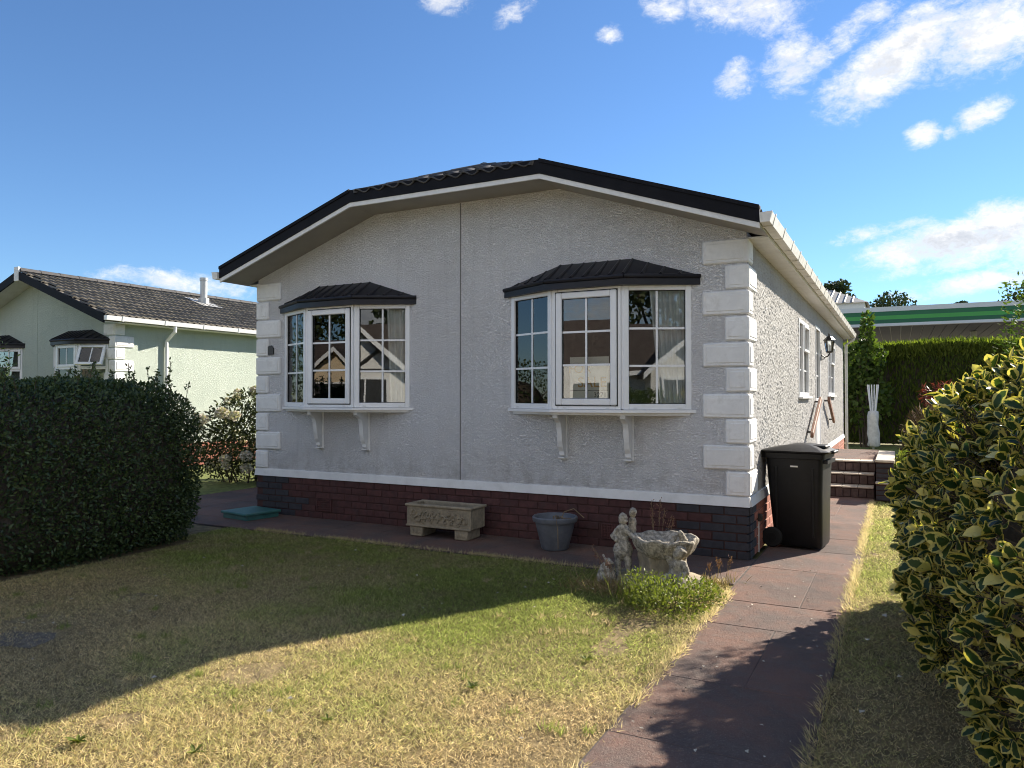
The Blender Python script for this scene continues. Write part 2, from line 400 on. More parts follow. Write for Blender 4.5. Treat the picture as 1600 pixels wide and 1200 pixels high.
def slab_mat():
    m = bpy.data.materials.new('worn_red_paving_slab'); m.use_nodes = True; t = NT(m.node_tree); b = t.n['Principled BSDF']
    pos = t.new('ShaderNodeNewGeometry').outputs['Position']; rnd = t.new('ShaderNodeObjectInfo').outputs['Random']
    n1 = t.noise(pos, 1.7, 6, 0.65, 0.4); n2 = t.noise(pos, 7, 6, 0.7, 0.3); n3 = t.noise(pos, 60, 4, 0.7); n4 = t.noise(pos, 190, 2, 0.6)
    c = t.mix(t.smooth(n1, 0.36, 0.62), (0.100, 0.074, 0.066), (0.165, 0.094, 0.072))
    c = t.mix(t.math('MULTIPLY', t.smooth(n2, 0.45, 0.68), 0.6), c, (0.128, 0.104, 0.090))
    c = t.mix(t.math('MULTIPLY', t.smooth(n3, 0.55, 0.72), 0.55), c, (0.050, 0.040, 0.038))
    c = t.mix(t.math('MULTIPLY', t.smooth(n4, 0.60, 0.70), 0.65), c, (0.36, 0.31, 0.27))
    k = t.math('ADD', 0.88, t.math('MULTIPLY', rnd, 0.24)); vm = t.new('ShaderNodeVectorMath', operation='SCALE'); t.l.new(c, vm.inputs[0]); t.l.new(k, vm.inputs['Scale'])
    t.put(b.inputs['Base Color'], vm.outputs[0]); b.inputs['Roughness'].default_value = 0.85; b.inputs['Specular IOR Level'].default_value = 0.25
    h = t.math('ADD', t.math('MULTIPLY', n2, 0.9), t.math('ADD', t.math('MULTIPLY', n3, 0.5), t.math('MULTIPLY', n4, 0.25)))
    t.put(b.inputs['Normal'], t.bump(h, 1.0, 0.012)); return m
M['slab'] = slab_mat()
M['joint'] = material('paving_joint_soil', (0.080, 0.065, 0.058), 0.95, 0.35, 14, 0.5, 60, 0.006)
M['soil'] = material('dry_turf_soil', (0.22, 0.165, 0.08), 0.95, 0.35, 9, 0.8, 60, 0.02)
M['earth'] = material('far_ground_grass', (0.20, 0.18, 0.07), 0.95, 0.3, 1.5, 0.6, 20, 0.03)
M['turf'] = material('mown_green_turf', (0.17, 0.20, 0.055), 0.95, 0.35, 12, 1.0, 70, 0.03)
M['asphalt'] = material('grey_asphalt_road', (0.16, 0.155, 0.15), 0.9, 0.2, 8, 0.5, 120, 0.004)
M['glass'] = glass_mat('window_glass')
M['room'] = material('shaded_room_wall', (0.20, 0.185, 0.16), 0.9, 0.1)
M['curtain'] = material('sheer_white_curtain', (0.86, 0.87, 0.88), 0.85, 0.06, 12)
M['binplastic'] = material('black_bin_plastic', (0.007, 0.007, 0.008), 0.48, 0.2, 12, 0.12, 160, 0.002, 0, (0.03, 0.029, 0.027), 0.2, 7, spec=0.3)
M['rubber'] = material('black_rubber', (0.015, 0.015, 0.015), 0.8, 0.2)
M['stone'] = material('weathered_cast_stone', (0.29, 0.245, 0.175), 0.9, 0.2, 18, 0.9, 70, 0.008, 0, (0.16, 0.145, 0.10), 0.65, 9)
M['stone_pale'] = material('lichen_spotted_stone', (0.37, 0.335, 0.275), 0.9, 0.45, 38, 1.0, 60, 0.016, 0, (0.055, 0.050, 0.040), 0.9, 22)
M['potgrey'] = material('grey_plastic_pot', (0.115, 0.125, 0.145), 0.5, 0.15, 10, 0.1, 60, 0.002, 0, (0.19, 0.19, 0.19), 0.4, 6)
M['compost'] = material('dry_compost', (0.06, 0.045, 0.03), 0.95, 0.3, 30, 0.9, 60, 0.02)
M['green_cover'] = material('green_plastic_cover', (0.045, 0.15, 0.135), 0.5, 0.15, 6, 0.2, 60, 0.003, 0, (0.12, 0.16, 0.15), 0.4, 5)
M['bare'] = material('bare_dark_soil', (.13, .11, .085), .95, .3, 20, .7, 50, .01)
M['iron'] = material('black_painted_iron', (0.018, 0.018, 0.018), 0.4, 0.2, 20, spec=0.5)
M['wood'] = material('brown_stained_timber', (0.20, 0.10, 0.065), 0.7, 0.2, 12, 0.3, 40, 0.003, 0, (0.40, 0.34, 0.28), 0.6, 9)
M['metal'] = material('galvanised_metal', (0.50, 0.50, 0.48), 0.45, 0.1, 8, spec=0.5, metal=0.4)
M['bark'] = material('grey_brown_bark', (0.075, 0.058, 0.042), 0.95, 0.3, 12, 0.8, 30, 0.02)
M['stem'] = material('dry_brown_stem', (0.20, 0.145, 0.085), 0.9, 0.25, 20)
M['white_cloth'] = material('pale_cloth_cover', (0.60, 0.60, 0.57), 0.85, 0.1, 10, 0.5, 14, 0.03, 0, (0.40, 0.40, 0.37), 0.5, 6)

# ------------------------------------------------------------------ ground, lawn, paving
def plane(name, x0, x1, y0, y1, z, mat):
    me = bpy.data.meshes.new(name)
    me.from_pydata([(x0, y0, z), (x1, y0, z), (x1, y1, z), (x0, y1, z)], [], [(0, 1, 2, 3)]); me.materials.append(mat)
    return tag(link(bpy.data.objects.new(name, me)), kind='structure')
plane('ground', -400, 400, -400, 400, -0.05, M['earth'])
plane('road', -60, 60, -15.5, -10.2, -0.03, M['asphalt'])
plane('forecourt', -14, 18, 31, 56, -0.035, M['asphalt'])
# lawn sheet with slight undulation
def lawn_sheet(name, x0, x1, y0, y1, n, m):
    xs = np.linspace(x0, x1, n); ys = np.linspace(y0, y1, m); gx, gy = np.meshgrid(xs, ys, indexing='ij')
    P = np.c_[gx.ravel(), gy.ravel()]
    z = -0.012 + 0.008 * snoise(P, 1.4, 1)
    i, j = np.meshgrid(np.arange(n - 1), np.arange(m - 1), indexing='ij'); a = (i * m + j).ravel()
    F = np.c_[a, a + m, a + m + 1, a + 1]
    me = np_mesh(name, np.c_[P, z], F, M['turf'] if name in ('side_lawn', 'back_lawn') else M['soil'], smooth=True)
    return tag(link(bpy.data.objects.new(name, me)), kind='structure')
lawn_sheet('lawn', -7.6, 0.10, -9.8, -0.93, 60, 60)
lawn_sheet('lawn_strip', 0.88, 3.4, -9.8, 4.7, 24, 90)
lawn_sheet('side_lawn', -12.3, -8.3, -9.8, 16, 20, 60)
lawn_sheet('back_lawn', -9, 7, 13.9, 18.9, 30, 14)

# paving: a bed of joint soil and one object per slab
bed = MB(); bed.box(0.06, 0.91, -9.6, 5.3, -0.04, 0.0015); bed.box(-8.2, 0.06, -0.96, 0.10, -0.04, 0.0015); bed.box(-8.2, -6.1, 0.10, 9, -0.04, -0.001)
PATH = bed.build('path', M['joint']); tag(PATH, kind='structure')
_slabs = {}
def slab(x0, x1, y0, y1, g=0.002):
    w, d = round(x1 - x0 - 2 * g, 3), round(y1 - y0 - 2 * g, 3)
    if (w, d) not in _slabs:
        _slabs[w, d] = MB().cbox(-w / 2, w / 2, -d / 2, d / 2, -0.03, 0.0, 0.003).mesh('paving_slab', M['slab'])
    inst('paving_slab', _slabs[w, d], ((x0 + x1) / 2, (y0 + y1) / 2, random.uniform(0.003, 0.0055)),
         (R(random.uniform(-.12, .12)), R(random.uniform(-.12, .12)), R(random.uniform(-.3, .3))), PATH)
# garden path towards the camera: courses of mixed widths
y = 5.26; row = 0
while y > -9.4:
    d = (0.92, 1.2, 0.62, 1.05, 0.78)[row % 5]
    cut = (None, 0.52, None, None, 0.38, None, 0.60)[row % 7]
    if cut is None: slab(0.065, 0.905, y - d, y)
    else: slab(0.065, cut, y - d, y); slab(cut, 0.905, y - d, y)
    y -= d; row += 1
# strip along the front of the house
for (ya, yb, off) in ((-0.955, -0.50, 0.0), (-0.50, 0.035, 0.3)):
    x = 0.055 - off; first = True
    if off: slab(x, 0.055, ya, yb)
    while x > -8.1:
        w = random.choice((0.6, 0.6, 0.9)); slab(max(x - w, -8.2), x, ya, yb); x -= w
# side of the house on the left
yy = 0.04
while yy < 8.6:
    slab(-7.2, -6.24, yy, yy + 0.6); slab(-8.19, -7.2, yy, yy + 0.6); yy += 0.6

# ------------------------------------------------------------------ the park home
M['joint_line'] = material('joint_sealant', (0.16, 0.155, 0.15), 0.8, 0.1)
HOME = thing('park_home', 'pale grey stuccoed park home with two bay windows, white quoins and black roof edges', 'bungalow')
HX0, HX1, HY1 = -6.17, 0.0, 13.26
Z0, ZE = 0.50, 2.95
CX = (HX0 + HX1) / 2
BAYS = [(-4.735, 'L'), (-1.48, 'R')]
BW, BC, BP = 0.98, 0.368, 0.275          # half width at the wall, half width of the middle light, projection
BZ0, BZ1 = 1.375, 2.575
T = 0.10
# front wall with two openings
w = MB()
w.box(HX0, HX1, 0, T, Z0, BZ0)
edges = [HX0] + [e for c, _ in BAYS for e in (c - BW + .02, c + BW - .02)] + [HX1]
for i in (0, 2, 4): w.box(edges[i], edges[i + 1], 0, T, BZ0, BZ1)
rise = 0.335
def under(x): return min(2.985 + (0.19 - abs(x - CX) + (HX1 - CX)) * rise, 3.70)
w.prism([(HX0, BZ1), (HX1, BZ1), (HX1, under(HX1)), (CX + 1.16, 3.71), (CX - 1.16, 3.71), (HX0, under(HX0))], 0, T)
w.build('front_wall', M['stucco'], HOME)
# right-hand wall with openings (y0, y1, z0, z1)
OPEN = [(3.93, 5.18, 1.50, 2.60), (6.25, 7.05, 0.56, 2.70), (8.72, 10.27, 1.52, 2.60)]
w = MB(); y0 = T
for a, b, c, d in OPEN:
    w.box(-T, 0, y0, a, Z0, 3.03); w.box(-T, 0, a, b, Z0, c); w.box(-T, 0, a, b, d, 3.03); y0 = b
w.box(-T, 0, y0, HY1, Z0, 3.03)
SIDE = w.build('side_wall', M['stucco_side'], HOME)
def rough_cast(y0, y1, z0, z1, d, amp, holes):
    """thrown-stucco relief as real bumps on the outer face of the sunlit wall"""
    n, m = int((y1 - y0) / d) + 1, int((z1 - z0) / d) + 1; ys = np.linspace(y0, y1, n); zs = np.linspace(z0, z1, m)
    a = rng.normal(size=(n, m)); c = rng.normal(size=(n, m))
    def blur(q, it):
        for _ in range(it): q = (q + np.roll(q, 1, 0) + np.roll(q, -1, 0)) / 3; q = (q + np.roll(q, 1, 1) + np.roll(q, -1, 1)) / 3
        return q / q.std()
    h = blur(a, 1 if d > .01 else 2) * .95 + blur(c, 5) * .25
    h = amp * np.clip(.5 + .42 * h, -.15, 1.5); h[0] = h[-1] = 0; h[:, 0] = h[:, -1] = 0
    V = np.stack([.0015 + h, np.broadcast_to(ys[:, None], (n, m)), np.broadcast_to(zs[None], (n, m))], -1).reshape(-1, 3)
    i, j = np.meshgrid(np.arange(n - 1), np.arange(m - 1), indexing='ij'); q = (i * m + j).ravel(); F = np.c_[q, q + m, q + m + 1, q + 1]
    cy, cz = ys[i.ravel()] + d / 2, zs[j.ravel()] + d / 2; ok = np.ones(len(F), bool)
    for (ya, yb, za, zb) in holes: ok &= ~((cy > ya) & (cy < yb) & (cz > za) & (cz < zb))
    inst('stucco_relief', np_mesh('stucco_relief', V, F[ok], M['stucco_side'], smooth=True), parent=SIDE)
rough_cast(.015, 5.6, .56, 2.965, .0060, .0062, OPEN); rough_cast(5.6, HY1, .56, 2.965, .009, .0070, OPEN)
w = MB(); w.box(HX0, HX0 + T, T, HY1, Z0, 3.03); w.build('side_wall', M['stucco'], HOME)
w = MB(); w.prism([(HX0 + T, Z0), (-T, Z0), (-T, 3.02), (CX, 4.0), (HX0 + T, 3.02)], HY1 - T, HY1 - .001); w.build('rear_wall', M['stucco'], HOME)
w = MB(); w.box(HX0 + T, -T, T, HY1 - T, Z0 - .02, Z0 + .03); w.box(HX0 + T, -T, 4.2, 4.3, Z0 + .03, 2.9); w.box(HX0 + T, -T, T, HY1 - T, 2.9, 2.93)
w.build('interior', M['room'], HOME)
# joint strip down the middle
w = MB(); w.box(CX - .006, CX + .006, -.0035, .01, .58, 3.66); w.build('joint_strip', M['joint_line'], HOME)
# drip trim above the brickwork
w = MB()
w.prism([(-.004, .578), (-.018, .570), (-.034, .487), (.02, .487), (.02, .578)], HX0 - .02, HX1 + .02, 'x')
w.prism([(.004, .578), (.018, .570), (.034, .487), (-.02, .487), (-.02, .578)], .022, HY1, 'y')
w.build('drip_trim', M['trim'], HOME)

# brickwork under the walls
BL, BH, PITCH, COURSE = 0.215, 0.0695, 0.225, 0.0805
core = MB(); core.box(HX0 + .012, HX1 - .012, -.011, .2, 0, .487); FW = core.build('brick_skirt', M['mortar_dark'], HOME)
core = MB(); core.box(-.2, .008, .2, HY1, 0, .487); core.box(HX0 + .012, HX0 + .2, .2, HY1, 0, .487); SW = core.build('brick_skirt', M['mortar'], HOME)
bfull = MB().cbox(-BL / 2, BL / 2, -.02, .03, -BH / 2, BH / 2, .004).mesh('brick', M['brick'])
bhalf = MB().cbox(-.0505, .0505, -.02, .03, -BH / 2, BH / 2, .004).mesh('brick', M['brick'])
VENTS = [(-5.02, .10, .245), (-1.30, .085, .235)]
for c in range(6):
    z = c * COURSE + BH / 2 + .006
    x = HX1 + .008 - (BL / 2 if c % 2 else .0505); k = 0
    half = not (c % 2)
    while x > HX0 - .02:
        me = bhalf if half else bfull; hw = .0505 if half else BL / 2
        vent = any(abs(x - vx) < hw + .07 and z0 - .03 < z < z1 + .03 for vx, z0, z1 in VENTS)
        if x - hw > HX0 - .05 and not vent:
            # the block pattern at both ends is painted slate grey
            lim = (0.60 if c % 2 else 0.40)
            if c < 3: lim += random.choice((0, 0, .22, .44))
            dark = (HX1 - x < lim) or (x - HX0 < lim)
            inst('brick', me, (x, .0 + random.uniform(-.002, .002), z), (0, 0, 0), FW, mat=M['brick_dark'] if dark else M['brick'])
        x -= hw + .01 + BL / 2; half = False
rest = MB()
for c in range(6):
    z = c * COURSE + BH / 2 + .006
    y = (BL / 2 if c % 2 == 0 else .0505) + .012; half = bool(c % 2)
    while y < HY1:
        hw = .0505 if half else BL / 2
        if y < 1.7 or y > 11.3:
            inst('brick', bhalf if half else bfull, (.0, y, z), (0, 0, R(90)), SW, mat=M['brick_dark'] if y < .34 else M['brick_red'])
        else:
            rest.box(-.03, .019, y - hw, y + hw, z - BH / 2, z + BH / 2)
        y += hw + .01 + BL / 2; half = False
tag(rest.build('brickwork', M['brick_red'], SW), kind='stuff')
for vx, z0, z1 in VENTS:
    v = MB(); v.box(vx - .115, vx + .115, .005, .03, z0, z1)
    v.box(vx - .115, vx + .115, -.012, .005, z0, z0 + .012); v.box(vx - .115, vx + .115, -.012, .005, z1 - .012, z1)
    v.box(vx - .115, vx - .103, -.012, .005, z0 + .012, z1 - .012); v.box(vx + .103, vx + .115, -.012, .005, z0 + .012, z1 - .012)
    n = 5
    for i in range(1, n): zz = z0 + (z1 - z0) * i / n; v.box(vx - .103, vx + .103, -.010, .005, zz - .006, zz + .006)
    if vx > -3:
        for i in range(1, 8): xx = vx - .103 + .206 * i / 8; v.box(xx - .005, xx + .005, -.009, .005, z0 + .012, z1 - .012)
    v.build('air_vent', M['brick'], HOME, loc=(0, -.022, 0))

# quoins: raised blocks with a panel border
def quoin_mesh(lx, ly, h=.222):
    b = MB(); b.cbox(-lx, .022, -.022, ly, -h / 2, h / 2, .012)
    b.cbox(-lx + .035, -.02, -.028, -.018, -h / 2 + .035, h / 2 - .035, .004)
    b.cbox(.018, .028, .02, ly - .035, -h / 2 + .035, h / 2 - .035, .004)
    return b.mesh('quoin', M['quoin'])
qa, qb = quoin_mesh(.405, .20), quoin_mesh(.195, .40)
for i in range(10):
    z = 2.852 - i * .2395
    j = lambda a: random.uniform(-a, a)
    inst('quoin', qb if i % 2 else qa, (HX1 + j(.002), j(.002), z + j(.003)), (j(.004), j(.006), j(.004)), parent=HOME)
    inst('quoin', qb if i % 2 else qa, (HX0 + j(.002), j(.002), z + j(.003)), (j(.004), j(.006), j(.004)), parent=HOME, scale=(-1, 1, 1))

# roof: two tiled slopes, half-hipped at the front
YF = -0.45
HALF = HX1 - CX + 0.19
ZT = 3.095; RS = 0.335
RIDGE_Z = ZT + HALF * RS
HB = 1.17                                   # half length of the level verge
HZ = ZT + (HALF - HB) * RS                  # its height
def slope(sign):
    """corrugated tile sheet; rows step down the slope; cut back where the hip starts"""
    ny, nr = 290, 11
    b = MB(); vs = []; L = HALF
    cols = np.linspace(YF + .02, HY1 + .3, ny); prof = []
    for r in range(nr):
        for e in (0, 1): prof.append(((r + e) / nr, .022 * (1 - e)))
    for s_, lift in prof:
        off = L * (1 - s_)
        for yv in cols:
            ymin = YF + .02
            if off < HB: ymin = YF + .02 + (1 - off / HB) * 0.96
            yv2 = max(yv, ymin)
            z = ZT + (L - off) * RS + lift + .014 * math.sin(yv2 * 2 * math.pi / .2)
            vs.append((CX + sign * off, yv2, z))
    m = len(prof)
    fs = [(i * ny + j, i * ny + j + 1, (i + 1) * ny + j + 1, (i + 1) * ny + j) for i in range(m - 1) for j in range(ny - 1)]
    b.add(vs, fs); return b
ROOF = slope(1).build('roof', M['tile'], HOME, smooth='auto')
slope(-1).build('roof_slope', M['tile'], ROOF, smooth='auto')
# underlay of the half hip and its tiles
AP = (CX, .51, RIDGE_Z)
b = MB(); b.add([(CX - HB, YF + .015, HZ - .01), (CX + HB, YF + .015, HZ - .01), (AP[0], AP[1], AP[2] - .01)], [(0, 1, 2)]); b.build('hip_sheet', M['tile'], ROOF)
def pantile(wd=.20, ln=.36):
    vs = []; n = 8
    for k in range(n + 1):
        u = k / n; x = (u - .5) * wd * 1.12; z = .022 * math.sin(u * 2 * math.pi + .6)
        for yv, dz in ((0, .02), (ln, .0), (0, .004), (ln, -.016)): vs.append((x, yv, z + dz))
    fs = []
    for k in range(n):
        a = 4 * k; c = a + 4
        fs += [(a, c, c + 1, a + 1), (a + 2, a + 3, c + 3, c + 2), (a, a + 2, c + 2, c), (a + 1, c + 1, c + 3, a + 3)]
    b = MB(); b.add(vs, fs); return b.mesh('roof_tile', M['tile'], True)
pt = pantile()
sl = Vector((0, AP[1] - YF, AP[2] - HZ)); ang = math.atan2(sl.z, sl.y); slen = sl.length
for r in range(3):
    d = r * .33 - .035; hw = HB * (1 - (d + .06) / slen)
    n = int(2 * hw / .2)
    for i in range(n):
        xx = CX + (i - (n - 1) / 2) * .2
        inst('roof_tile', pt, (xx, YF + d * math.cos(ang), HZ + .012 + d * math.sin(ang)), (ang + random.uniform(-.02, .02), 0, 0), ROOF)
def cap_run(p, q, r=.075):
    p = Vector(p); q = Vector(q); n = max(2, round((q - p).length / .42))
    for i in range(n):
        a = p.lerp(q, i / n); c = p.lerp(q, (i + 1) / n + .02)
        b = MB(); d = (c - a); up = Vector((0, 0, 1)); sd = d.cross(up).normalized(); up = sd.cross(d).normalized()
        vs = []
        for e, rr in ((a, r * 1.06), (c, r * .96)):
            for k in range(7):
                th = math.pi * k / 6; vs.append(e + sd * math.cos(th) * rr + up * math.sin(th) * rr * .75)
        b.add(vs, [(k, k + 1, 8 + k, 7 + k) for k in range(6)] + [(0, 1, 2, 3, 4, 5, 6), (13, 12, 11, 10, 9, 8, 7)])
        b.build('ridge_cap', M['tile'], ROOF, smooth='auto')
cap_run((CX + HB - .02, YF + .01, HZ - .01), (AP[0], AP[1], AP[2] + .0)); cap_run((CX - HB + .02, YF + .01, HZ - .01), (AP[0], AP[1], AP[2] + .0))
cap_run((CX, AP[1], RIDGE_Z + .01), (CX, HY1 + .3, RIDGE_Z + .01))

# barge boards (black) with a white edge strip below, in three straight runs
def run(p0, p1, lo, hi, y0, y1, b):
    """board whose section goes lo..hi measured straight up from the line p0-p1 (x, z)"""
    b.prism([(p0[0], p0[1] + lo), (p1[0], p1[1] + lo), (p1[0], p1[1] + hi), (p0[0], p0[1] + hi)], y0, y1)
E_ = (CX + HALF, 2.955); K_ = (CX + HB + .02, 3.665)
pts = [(2 * CX - E_[0], E_[1]), (2 * CX - K_[0], K_[1]), K_, E_]
for i in range(3):
    b = MB(); run(pts[i], pts[i + 1], .038, .176, YF - .022, YF + .01, b)
    if i != 1: run(pts[i], pts[i + 1], .150, .186, YF - .034, YF + .05, b)     # rounded top cover of the verge
    b.build('barge_board', M['black'], HOME)
    b = MB(); run(pts[i], pts[i + 1], -.012, .036, YF - .012, YF + .012, b); b.build('barge_trim', M['trim'], HOME)
# soffits
b = MB()
for i in range(3): run(pts[i], pts[i + 1], .0, .012, YF + .012, .004, b)
b.build('soffit', M['soffit'], HOME)
for s in (1, -1):
    b = MB(); xa, xb = (0.002, .185) if s > 0 else (HX0 - .185, HX0 - .002)
    b.box(xa, xb, .006, HY1 + .28, 2.955, 2.97); b.build('soffit', M['trim'], HOME)
    b = MB(); xf = .172 if s > 0 else HX0 - .19
    b.box(xf, xf + .018, YF + .02, HY1 + .28, 2.972, 3.085); b.build('fascia', M['trim'], HOME)

# gutters
def gutter(x, s, name_parent):
    g = MB(); o = .055
    sec = [(x - s * .0, 3.070), (x - s * .0, 3.062), (x + s * .006, 2.985), (x + s * .085, 2.985), (x + s * .108, 3.068), (x + s * .102, 3.075), (x + s * .098, 3.068), (x + s * .08, 2.992), (x + s * .012, 2.992), (x + s * .008, 3.07)]
    g.prism(sec, YF - .03, HY1 + .3)
    g.prism([(x, 3.07), (x + s * .006, 2.985), (x + s * .085, 2.985), (x + s * .108, 3.075)], YF - .046, YF - .03)
    gg = g.build('gutter', M['gutter'], name_parent)
    yv = YF + .12
    while yv < HY1 + .2:
        c = MB(); wv = .035
        c.prism([(x - s * .004, 3.078), (x, 2.977), (x + s * .09, 2.977), (x + s * .116, 3.082), (x + s * .11, 3.084), (x + s * .084, 2.984), (x + s * .006, 2.984), (x + s * .002, 3.078)], yv, yv + wv)
        c.build('gutter_bracket', M['gutter'], gg); yv += .62
    return gg
gutter(.192, 1, HOME); gutter(HX0 - .192, -1, HOME)
dp = MB(); dp.tube([(.245, HY1 + .12, 2.985), (.245, HY1 + .12, 2.93), (.07, HY1 + .06, 2.80), (.07, HY1 + .06, .06)], .034, 10)
dp.build('downpipe', M['gutter'], HOME, smooth='auto')

# ------------------------------------------------------------------ windows
def facet_frame(p, q):
    """matrix: local x from p to q, local y inward, z up"""
    p = Vector((p[0], p[1], 0)); q = Vector((q[0], q[1], 0)); d = (q - p); L = d.length; d.normalize(); n = Vector((-d.y, d.x, 0))
    Mx = Matrix(((d.x, n.x, 0, p.x), (d.y, n.y, 0, p.y), (0, 0, 1, 0), (0, 0, 0, 1)))
    return Mx, L
def ring(b, x0, x1, z0, z1, w, y0, y1, Mx, bev=.005):
    b.cbox(x0, x0 + w, y0, y1, z0, z1, bev, Mx); b.cbox(x1 - w, x1, y0, y1, z0, z1, bev, Mx)
    b.cbox(x0 + w, x1 - w, y0 + .0015, y1 - .0015, z0, z0 + w, bev, Mx); b.cbox(x0 + w, x1 - w, y0 + .0015, y1 - .0015, z1 - w, z1, bev, Mx)
def pane(x0, x1, z0, z1, y, Mx, parent):
    b = MB(); b.box(x0, x1, y, y + .004, z0, z1, Mx); return b.build('pane', M['glass'], parent)
def bars(x0, x1, z0, z1, y, Mx, parent, nv=1, nh=2, w=.020):
    for i in range(nv):
        x = x0 + (x1 - x0) * (i + 1) / (nv + 1); b = MB(); b.box(x - w / 2, x + w / 2, y - .006, y + .010, z0, z1, Mx); b.build('glazing_bar', M['upvc'], parent)
    for j in range(nh):
        z = z0 + (z1 - z0) * (j + 1) / (nh + 1); b = MB(); b.box(x0, x1, y - .0075, y + .0115, z - w / 2, z + w / 2, Mx); b.build('glazing_bar', M['upvc'], parent)
def canopy_mesh(c, hw, hc, pr, z0, z1, lip=.085, y=0.0, ribs=True):
    """sheet bay roof: level eaves on three sides, rising to a short ridge line on the wall"""
    b = MB(); o = .075
    bot = [(c - hw - .075, y), (c - hc - .045, y - pr - o), (c + hc + .045, y - pr - o), (c + hw + .075, y)]
    top = [(c - hc - .02, y), (c + hc + .02, y)]
    vs = [(*p, z0) for p in bot] + [(*p, z0 + lip) for p in bot] + [(*p, z1) for p in top]
    vs += [(p[0] * .98 + c * .02, p[1] + .012 * (p[1] < y), z0 + lip + .012) for p in bot]
    b.add(vs, [(0, 3, 2, 1), (0, 1, 5, 4), (1, 2, 6, 5), (2, 3, 7, 6), (4, 5, 11, 10), (5, 6, 12, 11), (6, 7, 13, 12), (10, 11, 8), (11, 12, 9, 8), (12, 13, 9), (0, 4, 10, 8, 9, 13, 7, 3)])
    if ribs:
        lo = [Vector(vs[i]) for i in (10, 11, 12, 13)]; hi = [Vector(vs[8]), Vector(vs[9])]
        R_ = []
        for k in range(7): R_.append((lo[1].lerp(lo[2], k / 6), hi[0].lerp(hi[1], k / 6)))
        for k in (1, 2, 3):
            R_.append((lo[0].lerp(lo[1], k / 4), lo[0].lerp(hi[0], k / 4))); R_.append((lo[3].lerp(lo[2], k / 4), lo[3].lerp(hi[1], k / 4)))
        for p, q in R_: b.tube([p + Vector((0, -.004, .001)), q + Vector((0, -.004, -.010))], [.021, .016], 8)
        for k in range(3): b.tube([Vector(vs[4 + k]) + Vector((0, 0, -.004)), Vector(vs[5 + k]) + Vector((0, 0, -.004))], .022, 8)
    return b
def bracket(x, parent, mat):
    """S-curved corbel on a back plate"""
    out = [(-.004, 1.318), (-.225, 1.318), (-.225, 1.285), (-.195, 1.268), (-.150, 1.235), (-.128, 1.185), (-.120, 1.12), (-.112, 1.05), (-.092, .985), (-.062, .94), (-.062, .905), (-.03, .885), (-.004, .885)]
    b = MB(); b.prism(out, x - .027, x + .027, 'x'); b.cbox(x - .045, x + .045, -.014, .0, .858, 1.318, .004); b.cbox(x - .036, x + .036, -.075, -.012, .868, .884, .003)
    return b.build('bracket', mat, parent)
def curtain(p, q, z0, z1, folds, depth, parent, gather=0.0):
    p = Vector((*p, 0)); q = Vector((*q, 0)); d = q - p; n = Vector((-d.y, d.x, 0)).normalized(); N = folds * 8; vs = []
    for k in range(N + 1):
        u = k / N; o = math.sin(u * folds * 2 * math.pi) * depth + math.sin(u * 23.7) * depth * .4
        for t_ in (0, .5, 1):
            g = u * (1 - gather * (1 - t_) * .8); pt_ = p + d * g + n * o * (.6 + .5 * (1 - t_)); vs.append((pt_.x, pt_.y, z0 + (z1 - z0) * t_))
    b = MB(); b.add(vs, [(3 * k + j, 3 * k + 3 + j, 3 * k + 4 + j, 3 * k + 1 + j) for k in range(N) for j in (0, 1)])
    return b.build('curtain', M['curtain'], parent, smooth=True)

